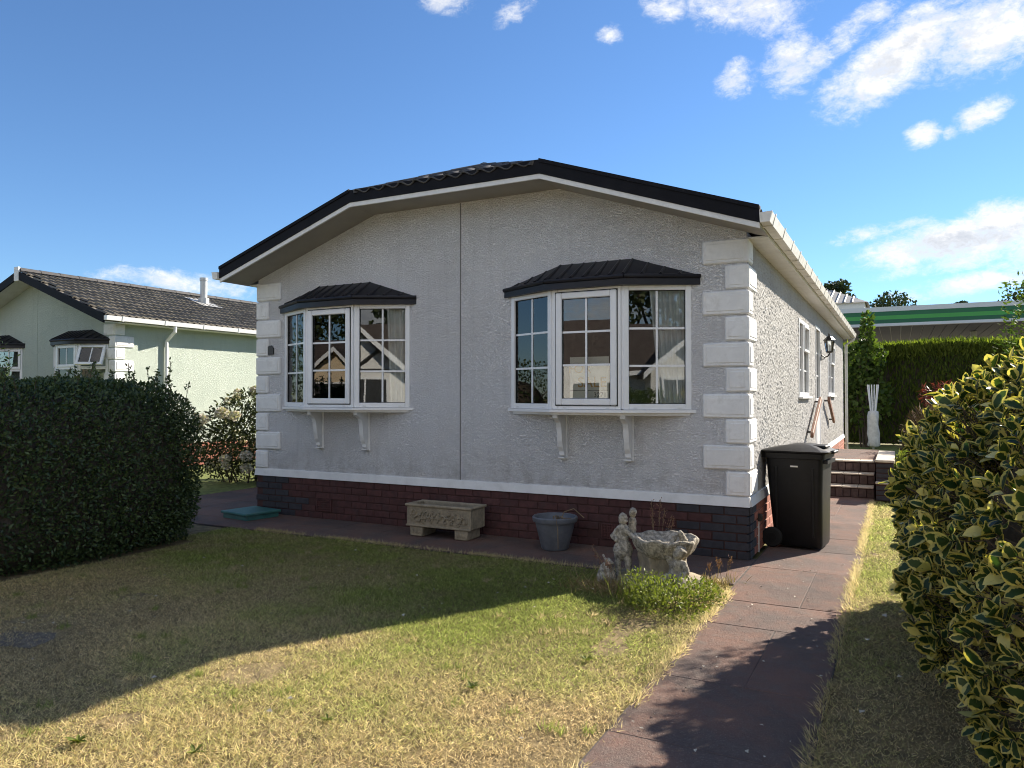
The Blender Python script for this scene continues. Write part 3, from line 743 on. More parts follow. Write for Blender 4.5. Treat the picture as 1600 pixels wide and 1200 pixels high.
def bay_window(c, home, style='main', y=0.0, hw=BW, hc=BC, pr=BP, z0=BZ0, z1=BZ1, open_light=None, brackets=True):
    P = [(c - hw, y), (c - hc, y - pr), (c + hc, y - pr), (c + hw, y)]
    fr = MB(); sp = []
    for i in range(3):
        Mx, L = facet_frame(P[i], P[i + 1]); g = .012
        ring(fr, g, L - g, z0, z1, .055, 0, .06, Mx)
        sp.append((Mx, g, L - g))
    for p in P[1:3]: fr.cbox(p[0] - .012, p[0] + .012, p[1] + .016, p[1] + .055, z0 + .004, z1 - .004, .004)     # corner posts, set back
    F = fr.build('bay_window', M['upvc'], home)
    for i, (Mx, a, b_) in enumerate(sp):
        x0, x1, zz0, zz1, yg = a + .055, b_ - .055, z0 + .055, z1 - .055, .03
        if style == 'main':
            if i == 1:
                s = MB(); ring(s, a + .038, b_ - .038, z0 + .042, z1 - .042, .064, -.020, .04, Mx, .008); k_ = MB(); ring(k_, a + .028, b_ - .028, z0 + .032, z1 - .032, .014, -.004, .02, Mx, .002); k_.build('seal', M['rubber'], F); s.build('opening_sash', M['upvc'], F)
                x0, x1, zz0, zz1, yg = a + .100, b_ - .100, z0 + .104, z1 - .104, .012
            k_ = MB(); ring(k_, x0, x1, zz0, zz1, .006, yg - .010, yg + .003, Mx, .001); k_.build('seal', M['rubber'], F)
            pane(x0, x1, zz0, zz1, yg, Mx, F); bars(x0 + .006, x1 - .006, zz0 + .006, zz1 - .006, yg, Mx, F)
            for fx in (.18, .82):                                     # drain caps
                d = MB(); xx = a + (b_ - a) * fx; d.cbox(xx - .018, xx + .018, -.006, .002, z0 + .014, z0 + .023, .002, Mx); d.build('drain_cap', M['trim'], F)
        else:
            zm = z0 + (z1 - z0) * .63
            t_ = MB(); t_.cbox(x0, x1, .004, .056, zm - .03, zm + .03, .004, Mx); t_.build('transom', M['upvc'], F)
            pane(x0, x1, zz0, zm - .03, yg, Mx, F); bars(x0, x1, zz0, zm - .03, yg, Mx, F, 1, 1)
            Ms = Mx
            if i == open_light: Ms = Mx @ Matrix.Translation((0, -.01, zz1)) @ Matrix.Rotation(R(-24), 4, 'X') @ Matrix.Translation((0, 0, -zz1))
            s = MB(); ring(s, x0 - .02, x1 + .02, zm + .02, zz1 + .02, .052, -.016, .03, Ms); s.build('top_light', M['upvc'], F)
            pane(x0 + .03, x1 - .03, zm + .07, zz1 - .03, .01, Ms, F); bars(x0 + .03, x1 - .03, zm + .07, zz1 - .03, .01, Ms, F, 1, 0)
    s = MB(); e = .03
    s.prism([(c - hw - e, y + .0), (c - hc - .012, y - pr - e), (c + hc + .012, y - pr - e), (c + hw + e, y + .0)], z0 - .03, z0 - .002, 'z')
    s.prism([(c - hw + .03, y + .0), (c - hc, y - pr + .03), (c + hc, y - pr + .03), (c + hw - .03, y + .0)], z0 - .056, z0 - .03, 'z')
    s.build('sill', M['upvc'], F)
    canopy_mesh(c, hw, hc, pr, z1 - .012, z1 + .292, y=y).build('bay_roof', M['canopy'], F, smooth='auto')
    if brackets:
        for dx in (-.355, .355): bracket(c + dx, F, M['trim'])
    return F, P
for c, side in BAYS:
    F, P = bay_window(c, HOME)
    # window board and curtains inside
    b = MB(); b.prism([(c - BW + .06, .02), (c - BC + .02, -BP + .08), (c + BC - .02, -BP + .08), (c + BW - .06, .02), (c + BW - .06, .1), (c - BW + .06, .1)], BZ0 - .0, BZ0 + .02, 'z'); b.build('window_board', M['upvc'], F)
    if side == 'R':
        curtain((c - BW + .08, .06), (c - BC + .02, -BP + .15), BZ0 + .03, BZ1 - .05, 7, .016, F, .12)
        curtain((c + BW - .07, .07), (c + BC + .22, -.10), BZ0 + .03, BZ1 - .05, 6, .018, F, .35)
    else:
        curtain((c - BW + .07, .08), (c - BW + .32, -.03), BZ0 + .03, BZ1 - .05, 4, .02, F, .2)
        curtain((c + BW - .07, .08), (c + BW - .32, -.03), BZ0 + .03, BZ1 - .05, 4, .02, F, .2)
# side windows and door (in the x = 0 wall: local x runs along +y)
def side_window(a, b_, z0, z1, split, name='side_window'):
    Mx, L = facet_frame((.012, a), (.012, b_)); f = MB(); ring(f, 0, L, z0, z1, .06, -.004, .07, Mx)
    f.cbox(-.03, L + .03, -.05, .03, z0 - .028, z0 + .001, .004, Mx)
    if split: f.cbox(L * .42 - .03, L * .42 + .03, -.002, .06, z0 + .06, z1 - .06, .004, Mx)
    F = f.build(name, M['upvc'], HOME)
    cells = [(.06, L * .42 - .03), (L * .42 + .03, L - .06)] if split else [(.06, L - .06)]
    for k, (x0, x1) in enumerate(cells):
        if split and k == 1:
            s = MB(); ring(s, x0 - .01, x1 + .01, z1 - .44, z1 - .05, .04, -.02, .03, Mx); s.build('top_light', M['upvc'], F)
        pane(x0, x1, z0 + .06, z1 - .06, .035, Mx, F); bars(x0, x1, z0 + .06, z1 - .06, .035, Mx, F, 1, 2)
side_window(*OPEN[0], True); side_window(*OPEN[2], True)
a, b_, z0, z1 = OPEN[1]; Mx, L = facet_frame((.012, a), (.012, b_)); f = MB()
ring(f, 0, L, z0, z1, .06, -.004, .07, Mx); f.cbox(.06, L - .06, .012, .05, z0 + .06, 1.35, .004, Mx); f.cbox(.06, L - .06, .0, .055, 1.35, 1.47, .004, Mx)
f.cbox(.17, L - .17, .0, .02, .72, 1.25, .01, Mx)
D_ = f.build('door', M['upvc'], HOME); pane(.06, L - .06, 1.47, z1 - .06, .035, Mx, D_); bars(.06, L - .06, 1.47, z1 - .06, .035, Mx, D_, 1, 2)
h = MB(); h.tube([Mx @ Vector((.09, .01, 1.42)), Mx @ Vector((.09, -.045, 1.42)), Mx @ Vector((.20, -.05, 1.42))], .009, 8); h.build('handle', M['metal'], D_)
# brick behind window: small utility box on the side brickwork
b = MB(); b.cbox(.012, .055, .40, .47, .30, .37, .008); b.tube([(.05, .435, .335), (.06, .435, .335)], .016, 8); b.build('socket_box', M['iron'], HOME)
b = MB(); b.box(.012, .03, .425, .437, .0, .30); b.build('conduit', M['gutter'], HOME)

# things fixed to the house
p = MB(); out = [(-.058, -.06), (.058, -.06), (.058, .022), (.035, .04), (.022, .058), (-.022, .058), (-.035, .04), (-.058, .022)]
p.prism([(x - 5.945, z + 2.10) for x, z in out], -.018, -.001)
tag(p.build('number_plaque', M['iron']), 'small black arched house plaque on the wall between the left quoins and the bay', 'plaque')
ln = thing('wall_lantern', 'black coach lantern with clear panes on a scrolled bracket beside the side door', 'lantern', (0, 7.2, 0))
b = MB(); b.cbox(.002, .02, -.045, .045, 2.14, 2.34, .006); b.tube([(.02, 0, 2.24), (.07, 0, 2.20), (.12, 0, 2.215), (.15, 0, 2.26), (.15, 0, 2.28)], .012, 8)
b.tube([(.02, 0, 2.17), (.05, 0, 2.165), (.075, 0, 2.19)], .008, 6); b.build('bracket', M['iron'], ln)
b = MB(); b.lathe([(.03, 2.275), (.055, 2.285), (.062, 2.30), (.05, 2.305)], 6, (.15, 0, 0))
for k in range(6):
    a = 2 * math.pi * k / 6; b.tube([(.15 + .052 * math.cos(a), .052 * math.sin(a), 2.30), (.15 + .085 * math.cos(a), .085 * math.sin(a), 2.49)], .006, 5)
b.build('cage', M['iron'], ln)
b = MB(); b.lathe([(.047, 2.305), (.078, 2.487)], 6, (.15, 0, 0)); b.build('lantern_glass', M['glass'], ln)
b = MB(); b.lathe([(.10, 2.49), (.098, 2.505), (.05, 2.56), (.025, 2.575), (.02, 2.60), (.008, 2.63)], 6, (.15, 0, 0)); b.build('cap', M['iron'], ln)
def handrail(p, q, label):
    t_ = thing('handrail', label, 'handrail', (0, p[1], 0), 0, 'handrails beside the side door'); b = MB()
    o = Vector((0, p[1], 0)); pv, qv = Vector(p) - o, Vector(q) - o
    d = (qv - pv).normalized(); up = Vector((0, -d.z, d.y)); up = up if up.z > 0 else -up
    Mx = Matrix(((1, 0, 0, pv.x), (0, d.y, up.y, pv.y), (0, d.z, up.z, pv.z), (0, 0, 0, 1)))
    L = (qv - pv).length
    b.cbox(-.022, .022, 0, L, -.045, .045, .008, Mx); b.build('rail', M['wood'], t_)
    for u in (.08, .92):
        k = MB(); e = pv.lerp(qv, u); k.tube([(0.0, e.y, e.z), (e.x - .015, e.y, e.z)], .016, 6); k.build('bracket', M['iron'], t_)
handrail((.09, 4.75, .93), (.09, 6.15, 1.46), 'brown timber handrail on the stucco wall sloping up to the side door')
handrail((.09, 7.75, 1.46), (.09, 8.95, 1.02), 'brown timber handrail on the stucco wall sloping down beyond the side door')

b = MB(); b.tube([(HX0 - .02, YF + .25, 3.13), (HX0 - .04, YF + .25, 3.21), (HX0 - .03, YF + .25, 3.25)], [.02, .013, .016], 6); b.ball((HX0 + .02, YF + .25, 3.165), (.04, .03, .025), 8, 6); b.build('verge_clip', M['metal'], ROOF, smooth=True)
# for-sale card in the right bay's middle light
c = BAYS[1][0]; yb = -BP + .085
card = thing('window_card', 'white for-sale card with gold heading standing inside the right bay window', 'sign', (c, yb, BZ0 + .02))
M['card'] = material('white_card', (0.80, 0.80, 0.74), 0.6, 0.02); M['gold'] = material('gold_print', (0.50, 0.30, 0.07), 0.5, 0.05); M['ink'] = material('dark_print', (0.03, 0.03, 0.03), 0.6, 0.05)
b = MB(); b.box(-.205, .205, 0, .006, 0, .50); b.build('board', M['card'], card)
b = MB(); b.box(-.200, .200, -.002, -.001, .01, .014); b.box(-.2, .2, -.002, -.001, .165, .17); b.build('rule', M['ink'], card)
def text(s, x, z, size, mat, parent, y=-.002):
    cu = bpy.data.curves.new('lettering', 'FONT'); cu.body = s; cu.size = size; cu.align_x = 'CENTER'; cu.offset = .0012 * size / .1
    o = bpy.data.objects.new('tmp', cu); COL.objects.link(o); dg = bpy.context.evaluated_depsgraph_get()
    me = bpy.data.meshes.new_from_object(o.evaluated_get(dg)); bpy.data.objects.remove(o); me.name = 'lettering'
    me.materials.clear(); me.materials.append(mat)
    q = bpy.data.objects.new('lettering', me); q.location = (x, y, z); q.rotation_euler = (R(90), 0, 0); return link(q, parent)
text('FOR', -.10, .34, .13, M['gold'], card); text('SALE', .03, .20, .145, M['gold'], card)
text('3271', .115, .100, .068, M['ink'], card); text('0785', -.110, .030, .068, M['ink'], card); text('2572', .115, .030, .068, M['ink'], card)

# ------------------------------------------------------------------ neighbouring park home
NB = thing('neighbour_home', 'mint green park home with steep grey tiled roof beyond the dark hedge', 'bungalow')
NX0, NX1, NY0, NY1 = -17.63, -12.45, 2.30, 14.5
NC = (NX0 + NX1) / 2; NHALF = NX1 - NC + .27; NS = 0.365; NZT = 3.06
b = MB(); b.box(NX0, NX1, NY0, NY0 + .1, .5, 2.95); b.prism([(NX0, 2.95), (NX1, 2.95), (NX1, 3.02), (NC, 3.97), (NX0, 3.02)], NY0, NY0 + .1); b.build('front_wall', M['stucco_mint'], NB)
b = MB(); b.box(NX1 - .1, NX1, NY0 + .1, NY1, .5, 3.0); b.build('side_wall', M['stucco_mint'], NB)
b = MB(); b.box(NX0, NX0 + .1, NY0 + .1, NY1, .5, 3.0); b.box(NX0 + .1, NX1 - .1, NY1 - .1, NY1, .5, 3.0); b.build('rear_wall', M['stucco_mint'], NB)
b = MB(); b.box(NX0 + .01, NX1 - .01, NY0 + .01, NY1 - .01, 0, .5); b.build('brick_skirt', M['brick_red'], NB)
b = MB(); b.box(NC - .012, NC + .012, NY0 - .005, NY0 + .01, .5, 3.85); b.build('joint_strip', M['stucco_mint'], NB)
qn, qm = quoin_mesh(.34, .20), quoin_mesh(.17, .40)
for i in range(10):
    inst('quoin', qm if i % 2 else qn, (NX1, NY0, 2.83 - i * .2395), parent=NB)
for c_, ol in ((NC - 1.42, None), (NC + 1.50, 2)):
    bay_window(c_, NB, 'top', NY0, .90, .36, .30, 1.25, 2.56, ol, False)
# tiled right slope: one object per tile where the roof shows, the rest as one part
b = MB(); y0, y1 = NY0 - .40, NY1 + .3
for s in (1, -1): b.add([(NC + s * NHALF, y0 + .02, NZT), (NC + s * NHALF, y1, NZT), (NC, y1, NZT + NHALF * NS), (NC, y0 + .02, NZT + NHALF * NS)], [(0, 1, 2, 3)])
NR = b.build('roof', M['tile_nb'], NB)
sa = math.atan(NS); SL = NHALF / math.cos(sa); rows = 11; gauge = SL / rows; tw = .30
def double_roman():
    vs = []; n = 10; ln = gauge + .05
    for k in range(n + 1):
        u = k / n; x = (u - .5) * (tw + .012); z = .030 * max(0, math.sin(u * 4 * math.pi)) ** .8
        for yv, dz in ((0, .034), (ln, .010), (0, .006)): vs.append((x, yv, z + dz))
    f = []
    for k in range(n): a = 3 * k; f += [(a, a + 3, a + 4, a + 1), (a, a + 2, a + 5, a + 3)]
    return vs, f
tv, tf = double_roman(); bb = MB(); bb.add(tv, tf); tile_me = bb.mesh('roof_tile', M['tile_nb'], 'auto')
rest = MB(); count = 0
ncol = int((y1 - y0) / tw)
for c in range(ncol):
    for r in range(rows):
        d = r * gauge - .03; yc = y0 + tw * (c + .5) + (tw / 2 if r % 2 else 0)
        loc = Vector((NC + NHALF - d * math.cos(sa), yc, NZT + d * math.sin(sa) + .004))
        Mr = Matrix.Translation(loc) @ Matrix.Rotation(R(90), 4, 'Z') @ Matrix.Rotation(sa + random.uniform(-.03, .03), 4, 'X') @ Matrix.Rotation(random.uniform(-.025, .025), 4, 'Y')
        if yc < 9.6 and count < 298:
            o = inst('roof_tile', tile_me, parent=NR); o.matrix_local = Mr; count += 1
        else: rest.add([Mr @ Vector(v) for v in tv], tf)
tag(rest.build('tiling', M['tile_nb'], NR), kind='stuff')
cap_parent = ROOF; ROOF_SAVE = ROOF; ROOF = NR
cap_run((NC, y0, NZT + NHALF * NS + .02), (NC, y1, NZT + NHALF * NS + .02), .10); ROOF = ROOF_SAVE
yf = NY0 - .40
for s in (1, -1):
    e = (NC + s * NHALF, NZT - .15); k = (NC, NZT - .15 + NHALF * NS)
    b = MB(); run(e, k, 0, .17, yf - .03, yf, b); b.build('barge_board', M['black'], NB)
    b = MB(); run(e, k, .02, .035, yf, NY0 + .01, b); b.build('soffit', M['trim'], NB)
b = MB(); b.cbox(NC - .075, NC + .075, yf - .05, yf + .0, NZT + NHALF * NS - .20, NZT + NHALF * NS + .10, .008); b.build('finial_block', M['trim'], NB)
g = MB(); x = NX1 + .27
g.prism([(x - .01, 3.05), (x + .0, 2.965), (x + .085, 2.965), (x + .105, 3.05)], yf - .02, NY1 + .3); GT = g.build('gutter', M['upvc'], NB)
yy = yf + .3
while yy < NY1:
    c_ = MB(); c_.prism([(x - .014, 3.055), (x - .004, 2.957), (x + .09, 2.957), (x + .113, 3.055)], yy, yy + .04); c_.build('gutter_bracket', M['upvc'], GT); yy += .95
b = MB(); b.box(NX1 + .001, x, NY0 + .02, NY1 + .28, 2.94, 2.955); b.build('soffit', M['trim'], NB)
b = MB(); b.tube([(x + .045, 3.42, 2.965), (x + .045, 3.42, 2.86), (NX1 + .05, 3.42, 2.66), (NX1 + .05, 3.42, .1)], .036, 10); b.build('downpipe', M['upvc'], NB, smooth='auto')
fl = Vector((-14.25, 5.9, NZT + (NHALF - abs(-14.25 - NC)) * NS))
b = MB(); b.tube([fl + Vector((0, 0, -.1)), fl + Vector((0, 0, .62))], .085, 14); b.tube([fl + Vector((0, 0, .60)), fl + Vector((0, 0, .67))], .10, 14)
fp = b.build('flue_pipe', M['metal'], NB, smooth='auto')
b = MB(); b.add([fl + Vector((dx, dy, -dx * NS + .055)) for dx, dy in ((-.35, -.3), (.35, -.3), (.35, .3), (-.35, .3))], [(0, 1, 2, 3)]); b.tube([fl + Vector((0, 0, 0)), fl + Vector((0, 0, .16))], .13, 14); b.build('flashing', M['metal'], fp)

# ------------------------------------------------------------------ steps beside the house
ST = thing('brick_steps', 'dark brick steps with pale nosings and a low side pier behind the bin', 'steps', (0, 0, 0))
M['nosing'] = material('pale_stone_edge', (0.50, 0.44, 0.36), 0.8, 0.2, 12, 0.3, 80, 0.003)
M['brick_step'] = material('dark_step_brick', (0.085, 0.058, 0.052), 0.75, 0.25, 18, 0.5, 110, 0.003, 0.25)
SZ = [(.0, 5.12, .165), (.165, 5.44, .33), (.33, 5.76, .50)]
core = MB()
for z0, yf_, z1 in SZ: core.box(.03, .90, yf_ + .012, 8.6, z0, z1 - .02)
core.box(.93, 1.16, 4.90, 5.06, 0, .24); core.box(.93, 1.16, 5.075, 7.2, 0, .54)
core.build('core', M['mortar_dark'], ST)
sb = MB().cbox(-.049, .049, -.012, .06, -.062, .062, .004).mesh('brick', M['brick_step'])
for z0, yf_, z1 in SZ:
    for i in range(8): inst('brick', sb, (.055 + .0525 + i * .107, yf_ + .0, (z0 + z1) / 2 - .012), parent=ST)
    b = MB()
    for i in range(4): b.cbox(.03 + i * .2175, .03 + i * .2175 + .212, yf_ - .025, (yf_ + .31) if z1 < .49 else yf_ + .30, z1 - .022, z1, .004)
    b.build('tread', M['nosing'], ST)
b = MB()
yy = 6.07
while yy < 8.5: b.cbox(.03, .90, yy, yy + .20, .478, .5, .004); yy += .206
b.build('landing', M['slab'], ST)
pb = MB().cbox(-.112, .112, -.012, .05, -.030, .030, .004).mesh('brick', M['brick_dark'])
for i in range(4): inst('brick', pb, (1.045, 5.075, .275 + i * .072), parent=ST)
for i in range(3): inst('brick', pb, (1.045, 4.90, .04 + i * .072), parent=ST)
b = MB(); b.cbox(.925, 1.165, 4.88, 5.07, .24, .262, .005); b.cbox(.92, 1.17, 5.05, 7.2, .54, .575, .006); b.build('coping', M['nosing'], ST)

# ------------------------------------------------------------------ wheelie bin
def loft(sections, n=6):
    """rounded-rectangle sections (z, hx, hy, cx, cy, r)"""
    vs = []; per = 4 * (n + 1)
    for z, hx, hy, cx, cy, r in sections:
        for q, (sx, sy) in enumerate(((1, 1), (-1, 1), (-1, -1), (1, -1))):
            for k in range(n + 1):
                a = math.pi / 2 * (q + k / n); zz = z(cx + sx * (hx - r) + r * math.cos(a)) if callable(z) else z
                vs.append((cx + sx * (hx - r) + r * math.cos(a), cy + sy * (hy - r) + r * math.sin(a), zz))
    m = len(sections)
    f = [(i * per + k, i * per + (k + 1) % per, (i + 1) * per + (k + 1) % per, (i + 1) * per + k) for i in range(m - 1) for k in range(per)]
    return vs, f + [tuple(range(per))[::-1], tuple(range((m - 1) * per, m * per))]
BIN = thing('wheelie_bin', 'black wheeled rubbish bin with closed lid standing on the path by the house corner', 'bin', (.345, .93, .01), R(-6))
b = MB(); b.add(*loft([(.02, .215, .20, .02, 0, .04), (.05, .225, .215, .02, 0, .05), (.55, .252, .235, .0, 0, .05), (.86, .268, .252, -.005, 0, .05), (.88, .270, .254, -.005, 0, .05), (.885, .288, .272, -.005, 0, .045), (.935, .292, .276, -.005, 0, .045), (.94, .26, .25, -.005, 0, .04)]))
b.build('body', M['binplastic'], BIN, smooth='auto')
b = MB()
for s in (-1, 1):
    for xx in (-.17, .17): b.add([(xx - .012, s * .2215, .12), (xx + .012, s * .2215, .12), (xx + .014, s * .254, .80), (xx - .014, s * .254, .80), (xx - .008, s * .2285, .13), (xx + .008, s * .2285, .13), (xx + .009, s * .259, .79), (xx - .009, s * .259, .79)], [(4, 5, 6, 7), (0, 1, 5, 4), (1, 2, 6, 5), (2, 3, 7, 6), (3, 0, 4, 7)])
b.box(.255, .300, -.20, .20, .84, .875); b.build('moulded_rib', M['binplastic'], BIN)
b = MB()
top = lambda dz: (lambda x: .965 + dz - .02 * (x + .3) + .035 * max(0.0, 1 - ((x - .05) / .22) ** 2))
b.add(*loft([(.942, .315, .292, .005, 0, .06), (.958, .322, .298, .005, 0, .06), (top(.0), .312, .288, .005, 0, .07), (top(.018), .26, .24, .01, 0, .07), (top(.028), .18, .17, .01, 0, .07), (top(.032), .06, .06, .01, 0, .03)]))
b.cbox(.30, .345, -.11, .11, .935, .962, .008); b.cbox(.06, .27, -.13, .13, .985, 1.012, .01)
b.build('lid', M['binplastic'], BIN, smooth='auto')
b = MB(); b.tube([(-.385, -.22, .925), (-.385, .22, .925)], .017, 10)
for yv in (-.20, .20): b.cbox(-.395, -.27, yv - .02, yv + .02, .88, .955, .008)
b.build('handle', M['binplastic'], BIN, smooth='auto')
for yv in (-.235, .235):
    b = MB(); wz = .098
    Mw = Matrix.Translation((-.215, yv, wz)) @ Matrix.Rotation(R(90), 4, 'X'); q = MB(); q.lathe([(.05, -.03), (.088, -.03), (.098, -.02), (.098, .02), (.088, .03), (.05, .03)], 22)
    b.add([Mw @ Vector(v) for v in q.v], q.f); wh = b.build('wheel', M['rubber'], BIN, smooth='auto')
    b = MB(); q = MB(); q.lathe([(.047, -.032), (.047, .032)], 14); b.add([Mw @ Vector(v) for v in q.v], q.f); b.build('hub', M['binplastic'], wh)
b = MB(); b.tube([(-.215, -.2, .098), (-.215, .2, .098)], .012, 8); b.build('axle', M['metal'], BIN)
b = MB(); b.box(-.035, .035, -.2525, -.2500, .80, .815); b.build('maker_mark', M['gutter'], BIN)

# ------------------------------------------------------------------ stone trough
TR = thing('stone_trough', 'weathered stone trough with carved front on two block feet against the brickwork', 'planter', (-3.085, -.30, .008))
b = MB()
b.cbox(-.40, .40, -.155, -.115, .105, .34, .012); b.cbox(-.40, .40, .115, .155, .105, .34, .012)
b.cbox(-.40, -.36, -.1155, .1155, .106, .339, .010); b.cbox(.36, .40, -.1155, .1155, .106, .339, .010); b.box(-.37, .37, -.12, .12, .108, .14)
TB = b.build('trough', M['stone'], TR)
b = MB()
b.cbox(-.415, .415, -.172, -.118, .318, .345, .008); b.cbox(-.415, .415, .118, .172, .318, .345, .008); b.cbox(-.415, -.358, -.1185, .1185, .3185, .3445, .008); b.cbox(.358, .415, -.1185, .1185, .3185, .3445, .008)
b.cbox(-.405, .405, -.166, -.15, .105, .125, .005); b.build('rim', M['stone'], TB)
b = MB(); rr = random.Random(4)
for i in range(26):                                             # carved scrolls and leaves
    cx_ = -.34 + .68 * (i + .5) / 26; cz = .215 + .045 * math.sin(i * 1.9); r0 = rr.uniform(.018, .034); a0 = rr.uniform(0, 6.3)
    b.tube([(cx_ + r0 * math.cos(a0 + t * .8), -.156 - .006 * (t % 2), cz + r0 * math.sin(a0 + t * .8) * 1.2) for t in range(6)], rr.uniform(.006, .011), 5)
    b.ball((cx_ + rr.uniform(-.01, .01), -.156, cz + rr.uniform(-.04, .04)), (.013, .010, .018), 6, 4)
b.build('carving', M['stone'], TB, smooth=True)
b = MB(); b.box(-.358, .358, -.113, .113, .2, .285); b.build('soil', M['compost'], TR)
for x0 in (-.36, .20):
    b = MB(); b.cbox(x0, x0 + .16, -.15, .12, .0, .106, .010)
    for k in range(3): b.ball((x0 + .04 + .04 * k, -.152, .055), (.014, .008, .028), 6, 5)
    b.build('foot', M['stone'], TR, smooth='auto')

# ------------------------------------------------------------------ plastic pot with dead stalks
PT = thing('plant_pot', 'round grey plastic plant pot with dead stalks standing before the brickwork', 'plant pot', (-1.775, -.36, .008))
b = MB(); b.lathe([(.125, .0), (.135, .012), (.198, .268), (.216, .27), (.222, .282), (.224, .312), (.214, .322), (.200, .316), (.190, .27), (.18, .25)], 32); b.build('pot', M['potgrey'], PT, smooth='auto')
b = MB(); b.lathe([(.186, .245), (.12, .262), (.02, .266)], 20); b.build('soil', M['compost'], PT, smooth=True)
b = MB()
b.tube([(.03, -.10, .25), (.05, -.15, .345), (.10, -.21, .352), (.135, -.235, .22), (.14, -.24, .05)], .004, 5)
b.tube([(.06, -.03, .25), (.11, -.03, .37), (.20, .0, .405), (.30, .02, .32)], .005, 5)
for k in range(7): b.tube([(.05, -.05, .26), (.05 + .015 * k, -.09 - .01 * k, .34 + .01 * math.sin(k * 3)), (.03 + .03 * k, -.11 + .02 * math.cos(k * 2), .33 + .02 * math.sin(k))], .0035, 4)
b.build('dead_stalk', M['stem'], PT)

# ------------------------------------------------------------------ green access cover by the left corner
b = MB(); b.cbox(-.27, .27, -.25, .25, .055, .085, .008); b.box(-.245, .245, -.225, .225, .0, .055)
o = b.build('access_cover', M['green_cover'], loc=(-5.93, -.33, .006), rz=R(-9)); tag(o, 'flat green plastic access cover on the paving at the house corner by the hedge', 'cover')
# worn slab sunk in the lawn near the left edge
b = MB(); b.prism([(-.24, -.10), (-.12, -.16), (.08, -.13), (.23, -.15), (.25, .02), (.17, .14), (-.02, .12), (-.15, .16), (-.26, .06)], -.03, -.0055, 'z')
o = b.build('stepping_slab', M['bare'], loc=(-3.66, -4.36, 0), rz=R(20)); tag(o, 'dark worn slab sunk in the shaded lawn below the hedge', 'slab')

# ------------------------------------------------------------------ stone bird bath with two child figures
BB = thing('bird_bath', 'lichen spotted stone bird bath with shell basin held by two child figures', 'bird bath', (-.52, -1.14, 0))
def shell(a, r, z): return (r * (1 + .07 * abs(math.sin(a * 4)) * min(1, r / .2)), z + .008 * math.cos(a * 8) * min(1, (r / .24) ** 3))
b = MB(); b.lathe([(.05, .19), (.13, .20), (.20, .235), (.228, .29), (.246, .335), (.254, .360), (.246, .374), (.228, .374), (.20, .335), (.13, .295), (.03, .285)], 72, (.07, 0, 0), shell); bo = b.build('basin', M['stone_pale'], BB, smooth=True)
b = MB(); b.lathe([(.22, 0), (.22, .03), (.19, .06), (.175, .10), (.175, .16), (.185, .21), (.19, .27)], 60, (.05, .02, 0), lambda a, r, z: (r * (1 + .10 * math.sin(7 * a + z * 14) + .05 * math.sin(13 * a)), z)); b.build('trunk', M['stone'], BB, smooth=True)
b = MB(); b.lathe([(.36, -.02), (.37, .015), (.34, .04), (.25, .05)], 22, (.0, .0, 0), lambda a, r, z: (r * (1 + .08 * math.sin(3 * a)), z)); b.build('plinth', M['stone'], BB, smooth=True)
WEAR = bpy.data.textures.new('wear', 'CLOUDS'); WEAR.noise_scale = .028; WEAR.noise_depth = 3
def figure(chains, name, sc=1.0, org=(0, 0)):
    """one continuous carved surface grown from overlapping tapered limbs"""
    b = MB(); o3 = Vector((org[0], org[1], 0))
    for pts, rad in chains:
        pts = [o3 + (Vector(p) - o3) * sc for p in pts]; rad = [r * sc for r in rad]
        for i in range(len(pts) - 1):
            p, q = Vector(pts[i]), Vector(pts[i + 1]); n = max(2, int((q - p).length / (.5 * min(rad[i], rad[i + 1]))))
            for k in range(n + 1):
                u = k / n; r_ = rad[i] * (1 - u) + rad[i + 1] * u; b.ball(p.lerp(q, u), r_, 8, 6)
    o = b.build(name, M['stone_pale'], BB, smooth=True)
    m = o.modifiers.new('join', 'REMESH'); m.mode = 'VOXEL'; m.voxel_size = .0065; m.use_smooth_shade = True
    s_ = o.modifiers.new('soft', 'SMOOTH'); s_.iterations = 2
    d_ = o.modifiers.new('wear', 'DISPLACE'); d_.texture = WEAR; d_.strength = .014; d_.mid_level = .5; d_.texture_coords = 'LOCAL'
    return o
X_, Y_ = -.27, -.03
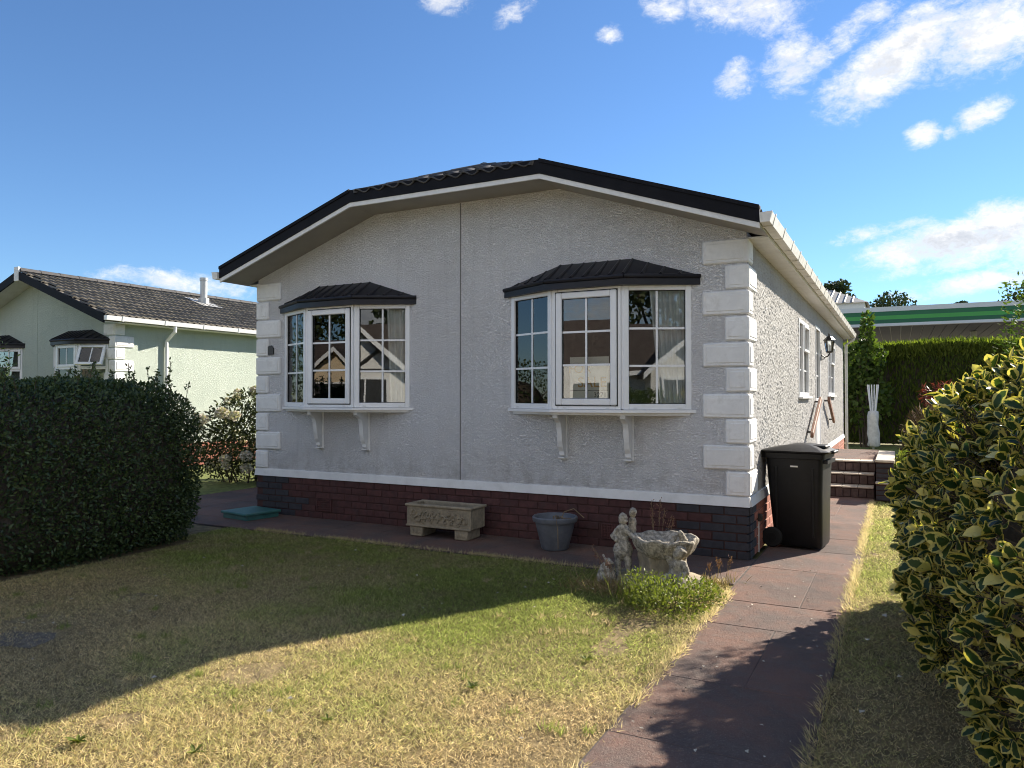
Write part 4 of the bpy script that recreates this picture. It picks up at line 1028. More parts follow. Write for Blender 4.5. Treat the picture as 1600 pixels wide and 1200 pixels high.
figure([([(X_ - .006, Y_, .500), (X_ - .002, Y_ - .006, .480)], [.040, .037]),                       # head
        ([(X_ + .03, Y_ - .012, .478), (X_ + .036, Y_ - .016, .474)], [.009, .007]),                # nose
        ([(X_ - .012, Y_ + .01, .505), (X_ - .02, Y_ + .012, .47)], [.036, .028]),                  # hair
        ([(X_, Y_, .445), (X_ - .004, Y_, .41), (X_ - .006, Y_, .34), (X_ - .006, Y_, .30)], [.020, .046, .050, .046]),
        ([(X_ - .006, Y_, .31), (X_ - .006, Y_, .235)], [.052, .086]),                              # tunic
        ([(X_ - .04, Y_ - .02, .25), (X_ - .04, Y_ - .03, .13), (X_ - .035, Y_ - .03, .05)], [.036, .030, .022]),
        ([(X_ + .035, Y_ - .02, .25), (X_ + .05, Y_ - .035, .13), (X_ + .055, Y_ - .03, .05)], [.036, .030, .022]),
        ([(X_ - .035, Y_ - .03, .045), (X_ - .02, Y_ - .075, .04)], [.022, .018]), ([(X_ + .055, Y_ - .03, .045), (X_ + .075, Y_ - .075, .04)], [.022, .018]),
        ([(X_ + .03, Y_ - .02, .405), (X_ + .08, Y_ - .03, .36), (X_ + .135, Y_ - .02, .345)], [.026, .021, .017]),    # arm to the basin
        ([(X_ - .04, Y_ - .01, .405), (X_ - .085, Y_ - .03, .35), (X_ - .045, Y_ - .06, .325)], [.026, .023, .018]),   # arm with sleeve
        ([(X_ + .05, Y_ + .06, .36), (X_ + .058, Y_ + .055, .47)], [.040, .034]),    # smaller child behind
        ([(X_ + .062, Y_ + .05, .535), (X_ + .066, Y_ + .045, .548)], [.033, .034])], 'standing_figure')
X_, Y_ = .225, -.185
figure([([(X_ + .005, Y_, .245), (X_, Y_ - .006, .225)], [.040, .036]), ([(X_ - .012, Y_ + .018, .25), (X_ + .02, Y_ + .02, .24)], [.034, .034]),
        ([(X_ + .0, Y_ - .04, .225), (X_, Y_ - .046, .22)], [.009, .007]),
        ([(X_, Y_, .19), (X_ - .01, Y_ + .005, .15), (X_ - .015, Y_ + .01, .08)], [.026, .052, .056]),
        ([(X_ - .04, Y_, .165), (X_ - .07, Y_ - .01, .22), (X_ - .03, Y_ + .03, .33)], [.026, .020, .018]),
        ([(X_ + .035, Y_, .165), (X_ + .058, Y_ - .015, .12), (X_ + .03, Y_ - .055, .095)], [.026, .021, .017]),
        ([(X_ - .03, Y_, .075), (X_ - .05, Y_ - .085, .085), (X_ - .045, Y_ - .08, .02)], [.042, .034, .024]),
        ([(X_ + .02, Y_, .075), (X_ + .035, Y_ - .07, .065), (X_ + .04, Y_ - .055, .01)], [.042, .034, .024]),
        ([(X_ - .01, Y_ + .055, .20), (X_ + .02, Y_ + .07, .30), (X_ + .0, Y_ + .05, .355)], [.02, .028, .018])], 'kneeling_figure', 1.22, (X_, Y_))
sd = bo.modifiers.new('fine', 'SUBSURF'); sd.levels = 1; sd.render_levels = 1; d_ = bo.modifiers.new('wear', 'DISPLACE'); d_.texture = WEAR; d_.strength = .014; d_.mid_level = .5; d_.texture_coords = 'LOCAL'
# small stone ornament at its left
X_, Y_ = -.37, -.17
figure([([(X_, Y_, .03), (X_, Y_, .09)], [.085, .062]), ([(X_ + .01, Y_, .10), (X_ + .015, Y_ - .005, .155)], [.05, .036]), ([(X_ + .04, Y_ - .02, .16), (X_ + .062, Y_ - .025, .152)], [.020, .013]),
        ([(X_ - .01, Y_, .175), (X_ - .03, Y_ + .01, .205)], [.014, .010])], 'crouching_animal')

# ------------------------------------------------------------------ folded rotary airer at the far hedge
AR = thing('rotary_airer', 'folded white clothes airer wrapped in a pale cover before the far dark hedge', 'clothes airer', (.57, 16.9, -.01))
b = MB(); b.tube([(0, 0, 0), (0, 0, 1.2)], .03, 8); b.build('post', M['metal'], AR)
b = MB(); b.lathe([(.10, .05), (.17, .10), (.15, .25), (.165, .45), (.14, .7), (.15, .95), (.13, 1.08), (.08, 1.1)], 20, (0, 0, 0), lambda a, r, z: (r * (1 + .12 * math.sin(3 * a + 6 * z)), z)); b.build('cover', M['white_cloth'], AR, smooth=True)
for k in range(6):
    a = 2 * math.pi * k / 6 + .3; b = MB(); b.tube([(.05 * math.cos(a), .05 * math.sin(a), .9), (.15 * math.cos(a), .15 * math.sin(a), 1.86)], .017, 6); b.build('arm', M['upvc'], AR)

# ------------------------------------------------------------------ plants
def shell_points(c, h, n, p=4.0, inner=.86, lump=.06, seed=0, lscale=2.2, zmin=None):
    """points just under the surface of a lumpy rounded box, with outward normals"""
    c = np.array(c, float); h = np.array(h, float); out = []; got = 0
    while got < n:
        q = rng.uniform(-1.15, 1.15, (n * 4, 3)); f = (np.abs(q) ** p).sum(1) ** (1 / p)
        lim = 1 + lump * snoise(q * h, lscale, seed)
        k = (f > inner * lim) & (f < lim)
        if zmin is not None: k &= (q[:, 2] * h[2] + c[2]) > zmin
        q = q[k]; out.append(q); got += len(q)
    q = np.concatenate(out)[:n]
    nrm = unit(np.sign(q) * np.abs(q) ** (p - 1) / h)
    return c + q * h, nrm
def shrub(name, label, cat, blobs, n, L, Wd, mat, tmpl=LEAF_DIAMOND, p=2.2, inner=.7, lump=.12, lscale=3.0, up=.35, stems=8, trunk_r=.02, loc=None, group=None, core=None, zmin=.03, part='foliage', spread=.9, stem_mat=None):
    """blobs = [(centre, half size, share)] in world space; leaves through the outer part of each blob"""
    base = loc if loc is not None else (blobs[0][0][0], blobs[0][0][1], 0); t_ = thing(name, label, cat, base, 0, group)
    P, N_ = [], []
    for i, (c, h, share) in enumerate(blobs):
        a, b = shell_points(c, h, int(n * share), p, inner, lump, i + len(name), lscale, zmin); P.append(a); N_.append(b)
    P = np.concatenate(P) - np.array(base); N_ = np.concatenate(N_)
    ax = N_ + rng.normal(size=P.shape) * spread + np.array([0, 0, up]); hint = N_ + rng.normal(size=P.shape) * .6
    k = len(P)
    me = scatter(part, P, ax, hint, L * rng.uniform(.7, 1.25, k), Wd * rng.uniform(.75, 1.2, k), *tmpl, mat, rng.uniform(0, 1, k))
    inst(part, me, parent=t_)
    s = MB()
    for i in range(stems):
        c, h, _ = blobs[i % len(blobs)]; e = Vector(c) + Vector((random.uniform(-.6, .6) * h[0], random.uniform(-.6, .6) * h[1], random.uniform(.0, .7) * h[2])) - Vector(base)
        r0 = Vector((random.uniform(-.25, .25) * h[0], random.uniform(-.25, .25) * h[1], -.02)) + Vector((c[0] - base[0], c[1] - base[1], 0)) * .7
        mid = r0.lerp(e, .5) + Vector((random.uniform(-.1, .1), random.uniform(-.1, .1), .1)) * h[2]
        s.tube([r0, mid, e], [trunk_r, trunk_r * .7, trunk_r * .3], 6)
    tag(s.build('stem', stem_mat or M['bark'], t_), kind='stuff')
    if core:
        cb = MB()
        for c, h, _ in blobs: cb.ball(Vector(c) - Vector(base), [v * core for v in h], 16, 10)
        cb.build('light_block_core', M['bark'], t_)  # solid core added to stop light passing through the leaves
    return t_

M['hedge_leaf'] = leaf_mat('dark_hedge_leaf', (0.026, 0.052, 0.018), (0.12, 0.165, 0.055), 0.2, 0.45, 0.4)
M['cypress'] = leaf_mat('conifer_spray', (0.055, 0.085, 0.018), (0.15, 0.19, 0.03), 0.30, 0.7, 0.2)
M['shrub_green'] = leaf_mat('bright_shrub_leaf', (0.045, 0.085, 0.018), (0.17, 0.23, 0.05), 0.38, 0.6)
M['weed'] = leaf_mat('low_weed_leaf', (0.10, 0.135, 0.028), (0.36, 0.38, 0.095), 0.35, 0.5)
M['acer'] = leaf_mat('dark_red_leaf', (0.085, 0.018, 0.022), (0.22, 0.045, 0.050), 0.35, 0.5)
M['dry'] = leaf_mat('dry_straw', (0.26, 0.18, 0.085), (0.46, 0.35, 0.18), 0.25, 0.7)
M['seed'] = leaf_mat('reddish_seed_head', (0.17, 0.085, 0.065), (0.34, 0.20, 0.15), 0.2, 0.8)
M['twiggy'] = leaf_mat('brown_dead_leaf', (0.10, 0.065, 0.045), (0.22, 0.15, 0.10), 0.2, 0.8)
M['petal'] = leaf_mat('faded_white_petal', (0.58, 0.48, 0.42), (0.80, 0.77, 0.70), 0.3, 0.7)
M['flower_leaf'] = leaf_mat('flower_bush_leaf', (0.030, 0.040, 0.016), (0.10, 0.11, 0.04), 0.3, 0.5)
M['tree_far'] = leaf_mat('far_tree_leaf', (0.022, 0.038, 0.013), (0.075, 0.095, 0.028), 0.15, 0.6)

# clipped hedge on the left boundary
hc, hh = (-5.95, -3.0, .74), (.78, 1.64, .93)
HG = thing('clipped_hedge', 'big dark green clipped hedge in shade along the left of the lawn', 'hedge', (-5.95, -2.95, 0))
P, N_ = shell_points(hc, hh, 74000, 3.4, .84, .06, 2, 2.3, .015); P -= np.array((-5.95, -2.95, 0))
k = len(P); ax = N_ * .7 + rng.normal(size=P.shape) * .8 + np.array([0, 0, .45])
me = scatter('foliage', P, ax, N_ + rng.normal(size=P.shape) * .5, .042 * rng.uniform(.6, 1.3, k), .021 * rng.uniform(.7, 1.2, k), *LEAF_DIAMOND, M['hedge_leaf'], rng.uniform(0, 1, k)); inst('foliage', me, parent=HG)
# untrimmed shoots standing up from the top
S, A, sh = [], [], MB()
for i in range(85):
    x, y_ = random.uniform(-.62, .62), random.uniform(-1.3, 1.3); h_ = random.uniform(.05, .24) * (1.25 if random.random() < .3 else .8); z0 = 1.57
    tip = Vector((x + random.uniform(-.06, .06), y_ + random.uniform(-.06, .06), z0 + h_)); sh.tube([(x, y_, z0 - .1), tip], .003, 4)
    n = int(10 + h_ * 90); u = rng.uniform(0, 1, n)[:, None]; q = np.array((x, y_, z0)) * (1 - u) + np.array(tip) * u
    S.append(q + rng.normal(size=q.shape) * .008); A.append(rng.normal(size=q.shape) * .8 + np.array([0, 0, .5]))
for i in range(30):                                             # side shoots
    y_ = random.uniform(-1.0, 1.4); z0 = random.uniform(.3, 1.5); a = np.array((.70, y_, z0)); tip = a + np.array((random.uniform(.05, .16), random.uniform(-.08, .1), random.uniform(-.02, .12)))
    u = rng.uniform(0, 1, 14)[:, None]; q = a * (1 - u) + tip * u; S.append(q); A.append(rng.normal(size=q.shape) * .8 + np.array([.4, 0, .3]))
S = np.concatenate(S); A = np.concatenate(A); k = len(S)
inst('shoots', scatter('shoots', S, A, rng.normal(size=S.shape), .042 * rng.uniform(.6, 1.2, k), .022, *LEAF_DIAMOND, M['hedge_leaf'], rng.uniform(.3, 1, k)), parent=HG)
tag(sh.build('stem', M['bark'], HG), kind='stuff')
b = MB()
for i in range(6):
    yv = -1.2 + i * .46
    for s in (-1, 1):
        b.tube([(s * .12, yv, -.02), (s * .25, yv + .05, .6), (s * .4, yv - .05, 1.3)], [.03, .02, .008], 6)
b.build('trunk', M['bark'], HG)
b = MB(); b.ball((0, 0, 0), 1.0, 28, 18)
b.v = [tuple((np.array(v) / (np.abs(np.array(v)) ** 3.4).sum() ** (1 / 3.4)) * np.array(hh) * .87 + np.array((0, -.05, .74))) for v in b.v]; b.build('light_block_core', M['bark'], HG)  # added solid filler that blocks light inside the hedge

# flowering bush between the two homes
FB = shrub('flowering_bush', 'loose bush with faded white flower heads between the two homes', 'bush',
           [((-8.95, 2.55, .80), (.85, .8, .78), .6), ((-8.5, 2.8, 1.0), (.6, .6, .58), .25), ((-9.4, 2.2, .55), (.5, .5, .5), .15)], 6500, .070, .036, M['flower_leaf'], LEAF_OVAL, inner=.35, up=.2, stems=16, trunk_r=.015)
base = np.array((-8.95, 2.55, 0)); HP, HN = shell_points((-8.9, 2.6, .82), (1.0, .95, .82), 46, 2.2, .96, .1, 3, 2.5, .2)
fl_me = []
for i in range(4):
    n = 130; d = unit(rng.normal(size=(n, 3)) + np.array([0, 0, .3])); q = d * .062 * rng.uniform(.75, 1, n)[:, None]
    fl_me.append(scatter('flower_head', q, d + rng.normal(size=d.shape) * .7, d, .034, .034, *LEAF_DIAMOND, M['petal'], rng.uniform(0, 1, n)))
for i in range(len(HP)):
    s_ = random.uniform(1.0, 1.7); inst('flower_head', fl_me[i % 4], tuple(HP[i] - base), (random.uniform(-.4, .4), random.uniform(-.4, .4), random.uniform(0, 6)), FB, (s_, s_, s_ * .8))

# ------------------------------------------------------------------ variegated shrub on the right, leaf by leaf
M['variegated'] = m = bpy.data.materials.new('yellow_edged_leaf'); m.use_nodes = True; t = NT(m.node_tree); bs = t.n['Principled BSDF']
edge = t.new('ShaderNodeAttribute', attribute_name='edge').outputs['Fac']; tint = t.new('ShaderNodeAttribute', attribute_name='tint').outputs['Fac']
pos = t.new('ShaderNodeNewGeometry').outputs['Position']
nz = t.noise(pos, 55, 3, .6)
ed = t.math('ADD', edge, t.math('MULTIPLY', t.math('SUBTRACT', nz, .5), .95))
ed = t.math('ADD', ed, t.math('MULTIPLY', t.smooth(tint, .84, .94), .7))
green = t.mix(tint, (.016, .042, .014), (.060, .098, .024)); yellow = t.mix(tint, (.52, .42, .09), (.70, .60, .20))
lc = t.mix(t.smooth(ed, .54, .67), green, yellow)
t.put(bs.inputs['Base Color'], lc); bs.inputs['Roughness'].default_value = .40; bs.inputs['Specular IOR Level'].default_value = .35
tr = t.new('ShaderNodeBsdfTranslucent'); t.put(tr.inputs[0], t.mix(1.0, lc, (1.0, 1.1, .5), 'MULTIPLY')); mx = t.new('ShaderNodeMixShader'); mx.inputs[0].default_value = .33
t.l.new(bs.outputs[0], mx.inputs[1]); t.l.new(tr.outputs[0], mx.inputs[2]); t.l.new(mx.outputs[0], t.n['Material Output'].inputs['Surface'])
def var_leaf(curl, fold):
    vr = (.10, .32, .56, .80); wr = (.14, .29, .34, .24); v = [(0, 0, 0)]; e = [.75]
    for a, w_ in zip(vr, wr):
        zc = -curl * a * a
        v += [(0, a, zc - .02), (-w_, a, zc + fold * w_), (w_, a, zc + fold * w_)]; e += [0, 1, 1]
    v.append((0, 1, -curl)); e.append(1.0); f = [(0, 3, 1), (0, 1, 2)]
    for i in range(3):
        a = 1 + 3 * i; c = a + 3; f += [(a, a + 2, c + 2), (a, c + 2, c), (a, c, c + 1), (a, c + 1, a + 1)]
    f += [(10, 12, 13), (10, 13, 11)]
    return v, f, e
VB = thing('variegated_shrub', 'large yellow edged variegated shrub overhanging the grass on the right', 'shrub', (2.05, -1.9, 0))
blobs = [((2.13, -1.30, .69), (.88, 1.05, .82), 330), ((2.10, -2.55, .76), (.84, .95, .97), 330), ((2.45, -1.6, 1.03), (.75, 1.0, .72), 160), ((2.2, -3.55, .70), (.80, .8, .95), 170), ((2.0, -.75, .45), (.6, .6, .45), 80), ((1.82, -1.45, 1.05), (.44, .55, .50), 80)]
TP, TN = [], []
for i, (c, h, n) in enumerate(blobs):
    a, b_ = shell_points(c, h, int(n * 2.3), 2.3, .90, .10, i, 2.6, .10); TP.append(a); TN.append(b_)
    a, b_ = shell_points(c, h, int(n * .8), 2.3, .66, .10, i, 2.6, .10); TP.append(a); TN.append(b_)
TP = np.concatenate(TP); TN = np.concatenate(TN)
# drop twigs that lie deep inside another blob
deep = np.zeros(len(TP), bool)
for c, h, n in blobs: deep |= (np.abs((TP - np.array(c)) / np.array(h)) ** 2.3).sum(1) < .5 ** 2.3
TP, TN = TP[~deep], TN[~deep]
lv = []; twigs = MB()
for p_, n_ in zip(TP, TN):
    d = n_ + rng.normal(size=3) * .35 + np.array([0, 0, .35]); d /= np.linalg.norm(d); m_ = rng.integers(6, 10); ph = rng.uniform(0, 6.3)
    s1 = np.cross(d, [.3, .2, 1.]); s1 /= np.linalg.norm(s1); s2 = np.cross(d, s1)
    for k in range(m_):
        a = ph + k * 2.4; op = .35 + .75 * (k / m_) + rng.normal() * .1; rad = s1 * math.cos(a) + s2 * math.sin(a)
        ax = d * math.cos(op) + rad * math.sin(op); nm = d * math.sin(op) - rad * math.cos(op)
        lv.append((*(p_ - d * .035 * k / m_ * 2), *ax, *nm, rng.choice([.038, .052, .062, .072, .088]) * rng.uniform(.85, 1.15)))
    twigs.tube([p_ - d * .22, p_ - d * .02], .003, 3, False)
lv = np.array(lv); vo = np.array((2.05, -1.9, 0)); Cm = np.array(CAM_POS)
dist = np.linalg.norm(lv[:, :3] - Cm, axis=1)
fw_ = np.array((-math.sin(R(27.5)), math.cos(R(27.5)), 0)); rt_ = np.array((math.cos(R(27.5)), math.sin(R(27.5)), 0)); rel = lv[:, :3] - Cm
dep = rel @ fw_; ux = (rel @ rt_) / dep; uz = rel[:, 2] / dep
inview = (dep > .3) & (ux < .70) & (uz > -.53)
order = np.where(inview, dist - .5 * lv[:, 9] / .08 * 0, 99)
pick = np.zeros(len(lv), bool); pick[np.argsort(order)[:300]] = True
var = [var_leaf(c_, f_) for c_, f_ in ((.08, .32), (.26, .12), (-.10, .42), (.42, .24))]
def var_mesh(i, tintv):
    v, f, e = var[i]; me = np_mesh('leaf', np.array(v), np.array(f), M['variegated'], {'edge': np.array(e), 'tint': np.full(len(v), tintv)}, True); return me
lib = [var_mesh(i % 4, tv_) for i, tv_ in enumerate((.1, .3, .5, .7, .85, .2, .6, .97))]
for r_ in lv[pick]:
    ax = Vector(r_[3:6]).normalized(); bx = ax.cross(Vector(r_[6:9])).normalized(); nz_ = bx.cross(ax); L_ = r_[9]
    o = inst('leaf', random.choice(lib), parent=VB)
    o.matrix_local = Matrix(((bx.x * L_ * 1.0, ax.x * L_, nz_.x * L_, r_[0] - vo[0]), (bx.y * L_ * 1.0, ax.y * L_, nz_.y * L_, r_[1] - vo[1]), (bx.z * L_ * 1.0, ax.z * L_, nz_.z * L_, r_[2] - vo[2]), (0, 0, 0, 1)))
rest_l = lv[~pick]
def merged(rows, i):
    v, f, e = var[i]; v = np.array(v); N = len(rows); P_ = rows[:, :3] - vo; a = unit(rows[:, 3:6]); b_ = unit(np.cross(a, rows[:, 6:9])); n_ = np.cross(b_, a); L_ = rows[:, 9][:, None, None]
    V = P_[:, None] + (b_[:, None] * v[None, :, 0:1] * 1.0 + a[:, None] * v[None, :, 1:2] + n_[:, None] * v[None, :, 2:3]) * L_
    F = (np.array(f)[None] + (np.arange(N) * len(v))[:, None, None]).reshape(-1, 3)
    return V.reshape(-1, 3), F, np.tile(e, N), np.repeat(rng.uniform(0, 1, N), len(v))
acc = [merged(rest_l[i::4], i) for i in range(4)]; off = 0; Vs, Fs, Es, Ts = [], [], [], []
for V, F, e, tt in acc: Vs.append(V); Fs.append(F + off); Es.append(e); Ts.append(tt); off += len(V)
o = inst('foliage', np_mesh('foliage', np.concatenate(Vs), np.concatenate(Fs), M['variegated'], {'edge': np.concatenate(Es), 'tint': np.concatenate(Ts)}, True), parent=VB); tag(o, kind='stuff')
tw = MB(); tw.v = [tuple(np.array(p) - vo) for p in twigs.v]; tw.f = twigs.f
for i in range(14):
    c, h, _ = blobs[i % len(blobs)]; e_ = (c[0] - 2.05 + random.uniform(-.15, .3), c[1] + 1.9 + random.uniform(-.25, .25), c[2] + random.uniform(0, .4) * h[2])
    tw.tube([((c[0] - 2.05) * .8 + random.uniform(-.1, .1), (c[1] + 1.9) * .8, -.02), ((c[0] - 2.05) * .95, (c[1] + 1.9) * .95, c[2] * .6), e_], [.022, .015, .006], 5)
tw.build('branch', M['bark'], VB)
cb = MB()
for c, h, n in blobs: cb.ball(np.array(c) - vo, [v_ * .58 for v_ in h], 14, 9)
cb.build('light_block_core', M['bark'], VB)  # added solid lumps that keep light from crossing the shrub

# ------------------------------------------------------------------ planting behind
shrub('tall_shrub', 'tall light green leafy shrub above the variegated shrub at the right edge', 'shrub',
      [((2.50, .25, 1.72), (.56, .55, .82), .55), ((2.72, .25, .85), (.62, .6, .85), .25), ((2.62, .2, 2.22), (.34, .35, .34), .2)], 8200, .055, .020, M['shrub_green'], inner=.3, lump=.25, lscale=5, stems=12, trunk_r=.014)
shrub('laurel_shrub', 'tall leafy green shrub with pale tips at the far corner of the house', 'shrub',
      [((.30, 17.6, 2.35), (.55, .5, .70), .5), ((.35, 17.6, 1.5), (.7, .5, .8), .32), ((.42, 17.5, 3.25), (.13, .13, .70), .18)], 1300, .16, .11, M['shrub_green'], LEAF_OVAL, inner=.45, lump=.22, stems=9, trunk_r=.03)
shrub('red_acer', 'low dark red leaved acer between the far hedge and the variegated shrub', 'shrub',
      [((2.25, 9.3, 1.46), (.70, .5, .27), .8), ((2.5, 9.3, 1.0), (.6, .5, .4), .2)], 1500, .13, .030, M['acer'], inner=.4, lump=.3, lscale=6, up=-.5, stems=7, trunk_r=.015)
shrub('dead_bush', 'brown withered twiggy bush behind the brick step pier', 'shrub',
      [((1.72, 7.4, .72), (.38, .45, .58), 1.0)], 2600, .16, .010, M['twiggy'], inner=.2, up=.6, stems=14, trunk_r=.008, spread=.6)
shrub('border_plant', 'low yellow green bedding plant beside the brick step pier', 'plant',
      [((1.42, 5.55, .38), (.22, .35, .30), 1.0)], 800, .09, .04, M['weed'], LEAF_OVAL, inner=.3, stems=6, trunk_r=.005)
# bed of earth they stand in
plane('planting_bed', 1.18, 4.2, 4.72, 13.9, -.004, M['compost'])

# conifer hedge across the back
BH_ = thing('conifer_hedge', 'tall conifer hedge with sunlit yellow green top across the back garden', 'hedge', (2, 19.3, 0))
P, N_ = shell_points((2, 19.3, 1.45), (8.2, .75, 1.62), 70000, 9.0, .86, .035, 4, 1.6, .02); P -= np.array((2, 19.3, 0)); k = len(P)
ax = N_ * .35 + rng.normal(size=P.shape) * .35 + np.array([0, 0, 1.0])
inst('foliage', scatter('foliage', P, ax, N_ + rng.normal(size=P.shape) * .4, .21 * rng.uniform(.6, 1.4, k), .045, *LEAF_DIAMOND, M['cypress'], rng.uniform(0, 1, k)), parent=BH_)
M['sunlit_tip'] = leaf_mat('sunlit_conifer_tip', (0.13, 0.165, 0.03), (0.28, 0.32, 0.06), 0.5, 0.7, 0.2)  # tips coloured lighter to imitate sunlight along the hedge top
n = 15000; q = np.c_[rng.uniform(-7.9, 7.9, n), rng.uniform(-.74, .74, n), np.zeros(n)]; q[:, 2] = 2.93 + rng.uniform(0, .13, n) + .04 * snoise(q, 2.0, 2); fr_ = rng.uniform(0, 1, n) < .55; q[fr_, 1] = -.76 + rng.normal(0, .03, fr_.sum()); q[fr_, 2] -= np.abs(rng.normal(0, .16, fr_.sum()))
o = inst('sunlit_fringe', scatter('sunlit_fringe', q, rng.normal(size=q.shape) * .35 + np.array([0, -.15, 1.0]), rng.normal(size=q.shape), .17 * rng.uniform(.5, 1.5, n), .05, *LEAF_DIAMOND, M['sunlit_tip'], rng.uniform(0, 1, n)), parent=BH_)
b = MB(); b.box(-7.9, 7.9, -.55, .55, .05, 2.92); b.build('light_block_core', M['bark'], BH_)  # added solid block, keeps light from showing through the hedge
b = MB()
for i in range(14): b.tube([(-7.2 + i * 1.1, 0, -.05), (-7.2 + i * 1.1, 0, 2.6)], [.07, .02], 6)
b.build('trunk', M['bark'], BH_)

# ------------------------------------------------------------------ filling-station canopy and roofs beyond
CN = thing('station_canopy', 'green and white filling-station canopy above the far hedge', 'canopy', (4, 36, 0))
def band(name, colr, z0, z1, dy, rough=.4):
    mt = material(name, colr, rough, .04, 1); b = MB(); b.box(-10, 14, -dy, .3, z0, z1); b.build('fascia_band', mt, CN)
band('canopy_white', (.62, .64, .66), 5.92, 6.16, .02); band('canopy_dark_green', (.014, .13, .055), 5.70, 5.92, .0); band('canopy_green', (.06, .32, .07), 5.50, 5.70, .0)
band('canopy_deep_green', (.012, .11, .055), 5.30, 5.50, .0); band('canopy_lower_white', (.60, .62, .66), 5.16, 5.30, .02)
M['canopy_soffit'] = material('canopy_soffit_panel', (.115, .115, .118), .7, .1, 2)
for i in range(46):
    b = MB(); x = -9.9 + i * .52; b.box(x, x + .49, .3, 16, 5.20, 5.24); b.build('soffit_panel', M['canopy_soffit'], CN)
b = MB(); b.box(-10, 14, .3, 16, 5.245, 5.30); b.box(-10, 14, 15.7, 16, 5.3, 6.16); b.box(-10, -9.7, .3, 15.7, 5.3, 6.16); b.box(13.7, 14, .3, 15.7, 5.3, 6.16); b.build('roof_deck', M['metal'], CN)
for x in (-7, 1, 9):
    b = MB(); b.cbox(x - .15, x + .15, 6, 6.3, 0, 5.2, .02); b.build('column', M['metal'], CN)
SH = thing('metal_roof_shed', 'pale ribbed metal roof standing behind the green canopy', 'building', (-7.6, 60, 0))
b = MB(); b.box(-7, 6.4, 0, 14, 0, 9.3); b.build('wall', M['trim'], SH)
b = MB(); b.add([(-7.3, -.3, 9.2), (5.3, -.3, 9.2), (3.4, 7, 11.3), (-7.3, 7, 11.3), (6.7, 14, 9.2), (-7.3, 14, 9.2), (6.7, -.3, 9.2)], [(0, 6, 2, 3), (3, 2, 4, 5), (6, 4, 2)]); M['zinc'] = material('dull_ribbed_zinc', (.26, .26, .25), .6, .12, 1, dirt=(.16, .15, .13), dirt_amt=.5, dirt_scale=.6); RF = b.build('roof', M['zinc'], SH)
for i in range(22):
    x = -7.1 + i * .6; xt = min(x, 3.4); f_ = 1.0 if x < 3.4 else max(.05, (6.7 - x) / 3.3)
    b = MB(); b.tube([(x, -.3, 9.26), (x, -.3 + 7.3 * f_, 9.26 + 2.1 * f_)], .07, 4); b.build('rib', M['zinc'], RF)
def tree(x, y_, z_top, r, label, n=2600, leaf=.34, mat=None, group='trees on the skyline'):
    h = z_top; sh_ = [((x, y_, h - r * .75), (r, r, r * .8), .5), ((x - r * .6, y_, h - r * 1.1), (r * .65, r * .6, r * .6), .2), ((x + r * .65, y_ - r * .2, h - r * 1.15), (r * .6, r * .6, r * .55), .2), ((x + r * .2, y_, h - r * .3), (r * .5, r * .5, r * .4), .1)]
    t_ = shrub('tree', label, 'tree', sh_, n, leaf, leaf * .7, mat or M['tree_far'], LEAF_DIAMOND, inner=.35, lump=.3, lscale=1.2, stems=9, trunk_r=.13, loc=(x, y_, 0), group=group, part='crown')
    b = MB(); b.tube([(0, 0, -.1), (r * .06, 0, h * .3), (0, r * .05, h * .62)], [r * .09, r * .07, r * .04], 8); b.build('trunk', M['bark'], t_)
tree(-4.269, 68.803, 11.981, 1.6, 'small dark round tree crown just above the gutter line on the skyline')
tree(0.199, 76.775, 11.567, 2.7, 'wide dark tree crown between the metal roof and the canopy')
tree(12.096, 77.322, 11.981, 3.4, 'dark tree crown above the canopy at the right edge')
tree(8.263, 103.487, 13.433, 1.2, 'tiny distant tree top just showing over the canopy')

# ------------------------------------------------------------------ grass
def grass_region(n, x0, x1, y0, y1, keep=None):
    P = np.c_[rng.uniform(x0, x1, n), rng.uniform(y0, y1, n)]
    return P if keep is None else P[keep(P)]
ex = lambda P: 0.035 * snoise(P, 4.0, 2) + .022 * snoise(P, 17, 3)
reg = [grass_region(420000, -5.6, .14, -6.6, -.88, lambda P: (P[:, 0] < .085 + ex(P)) & (P[:, 1] < -.945 + ex(P)) & ~((P[:, 0] < -5.25) & (P[:, 1] > -6.2) & (P[:, 1] < -1.7))),
       grass_region(120000, .84, 1.95, -6.6, 4.72, lambda P: (P[:, 0] > .885 + ex(P)))]
GP = np.concatenate(reg); k = len(GP)
# thin by distance: fewer, slightly wider blades far away
dc = np.hypot(GP[:, 0] - CAM_POS[0], GP[:, 1] - CAM_POS[1]); keep = rng.uniform(0, 1, k) < np.clip(6.0 / dc, .45, 1); GP = GP[keep]; dc = dc[keep]; k = len(GP)
keep = (rng.uniform(0, 1, k) < .7) | ~((np.abs((GP[:, 0] + 3.66) * math.cos(.35) + (GP[:, 1] + 4.36) * math.sin(.35)) < .25) & (np.abs(-(GP[:, 0] + 3.66) * math.sin(.35) + (GP[:, 1] + 4.36) * math.cos(.35)) < .17)); GP = GP[keep]; dc = dc[keep]; k = len(GP)
bare = (snoise(GP, 5.0, 6) > 1.35) & (rng.uniform(0, 1, k) < .8); GP = GP[~bare]; dc = dc[~bare]; k = len(GP)
g1 = snoise(GP, 1.1, 0); g2 = snoise(GP, 3.3, 4); g3 = snoise(GP, 9.0, 5)
gx = np.exp(-(((GP[:, 0] + .75) / 1.0) ** 2 + ((GP[:, 1] + 2.4) / .95) ** 2))          # the greener patch near the bird bath
gstrip = np.where(GP[:, 0] > .8, .75 * np.exp(-((GP[:, 1] - 1.5) / 3) ** 2), 0)
shady = np.clip((GP[:, 1] + 3.6) / 1.8, 0, 1) * (GP[:, 0] < -1.0) * .6                     # blades coloured greener and darker to imitate the house's shade
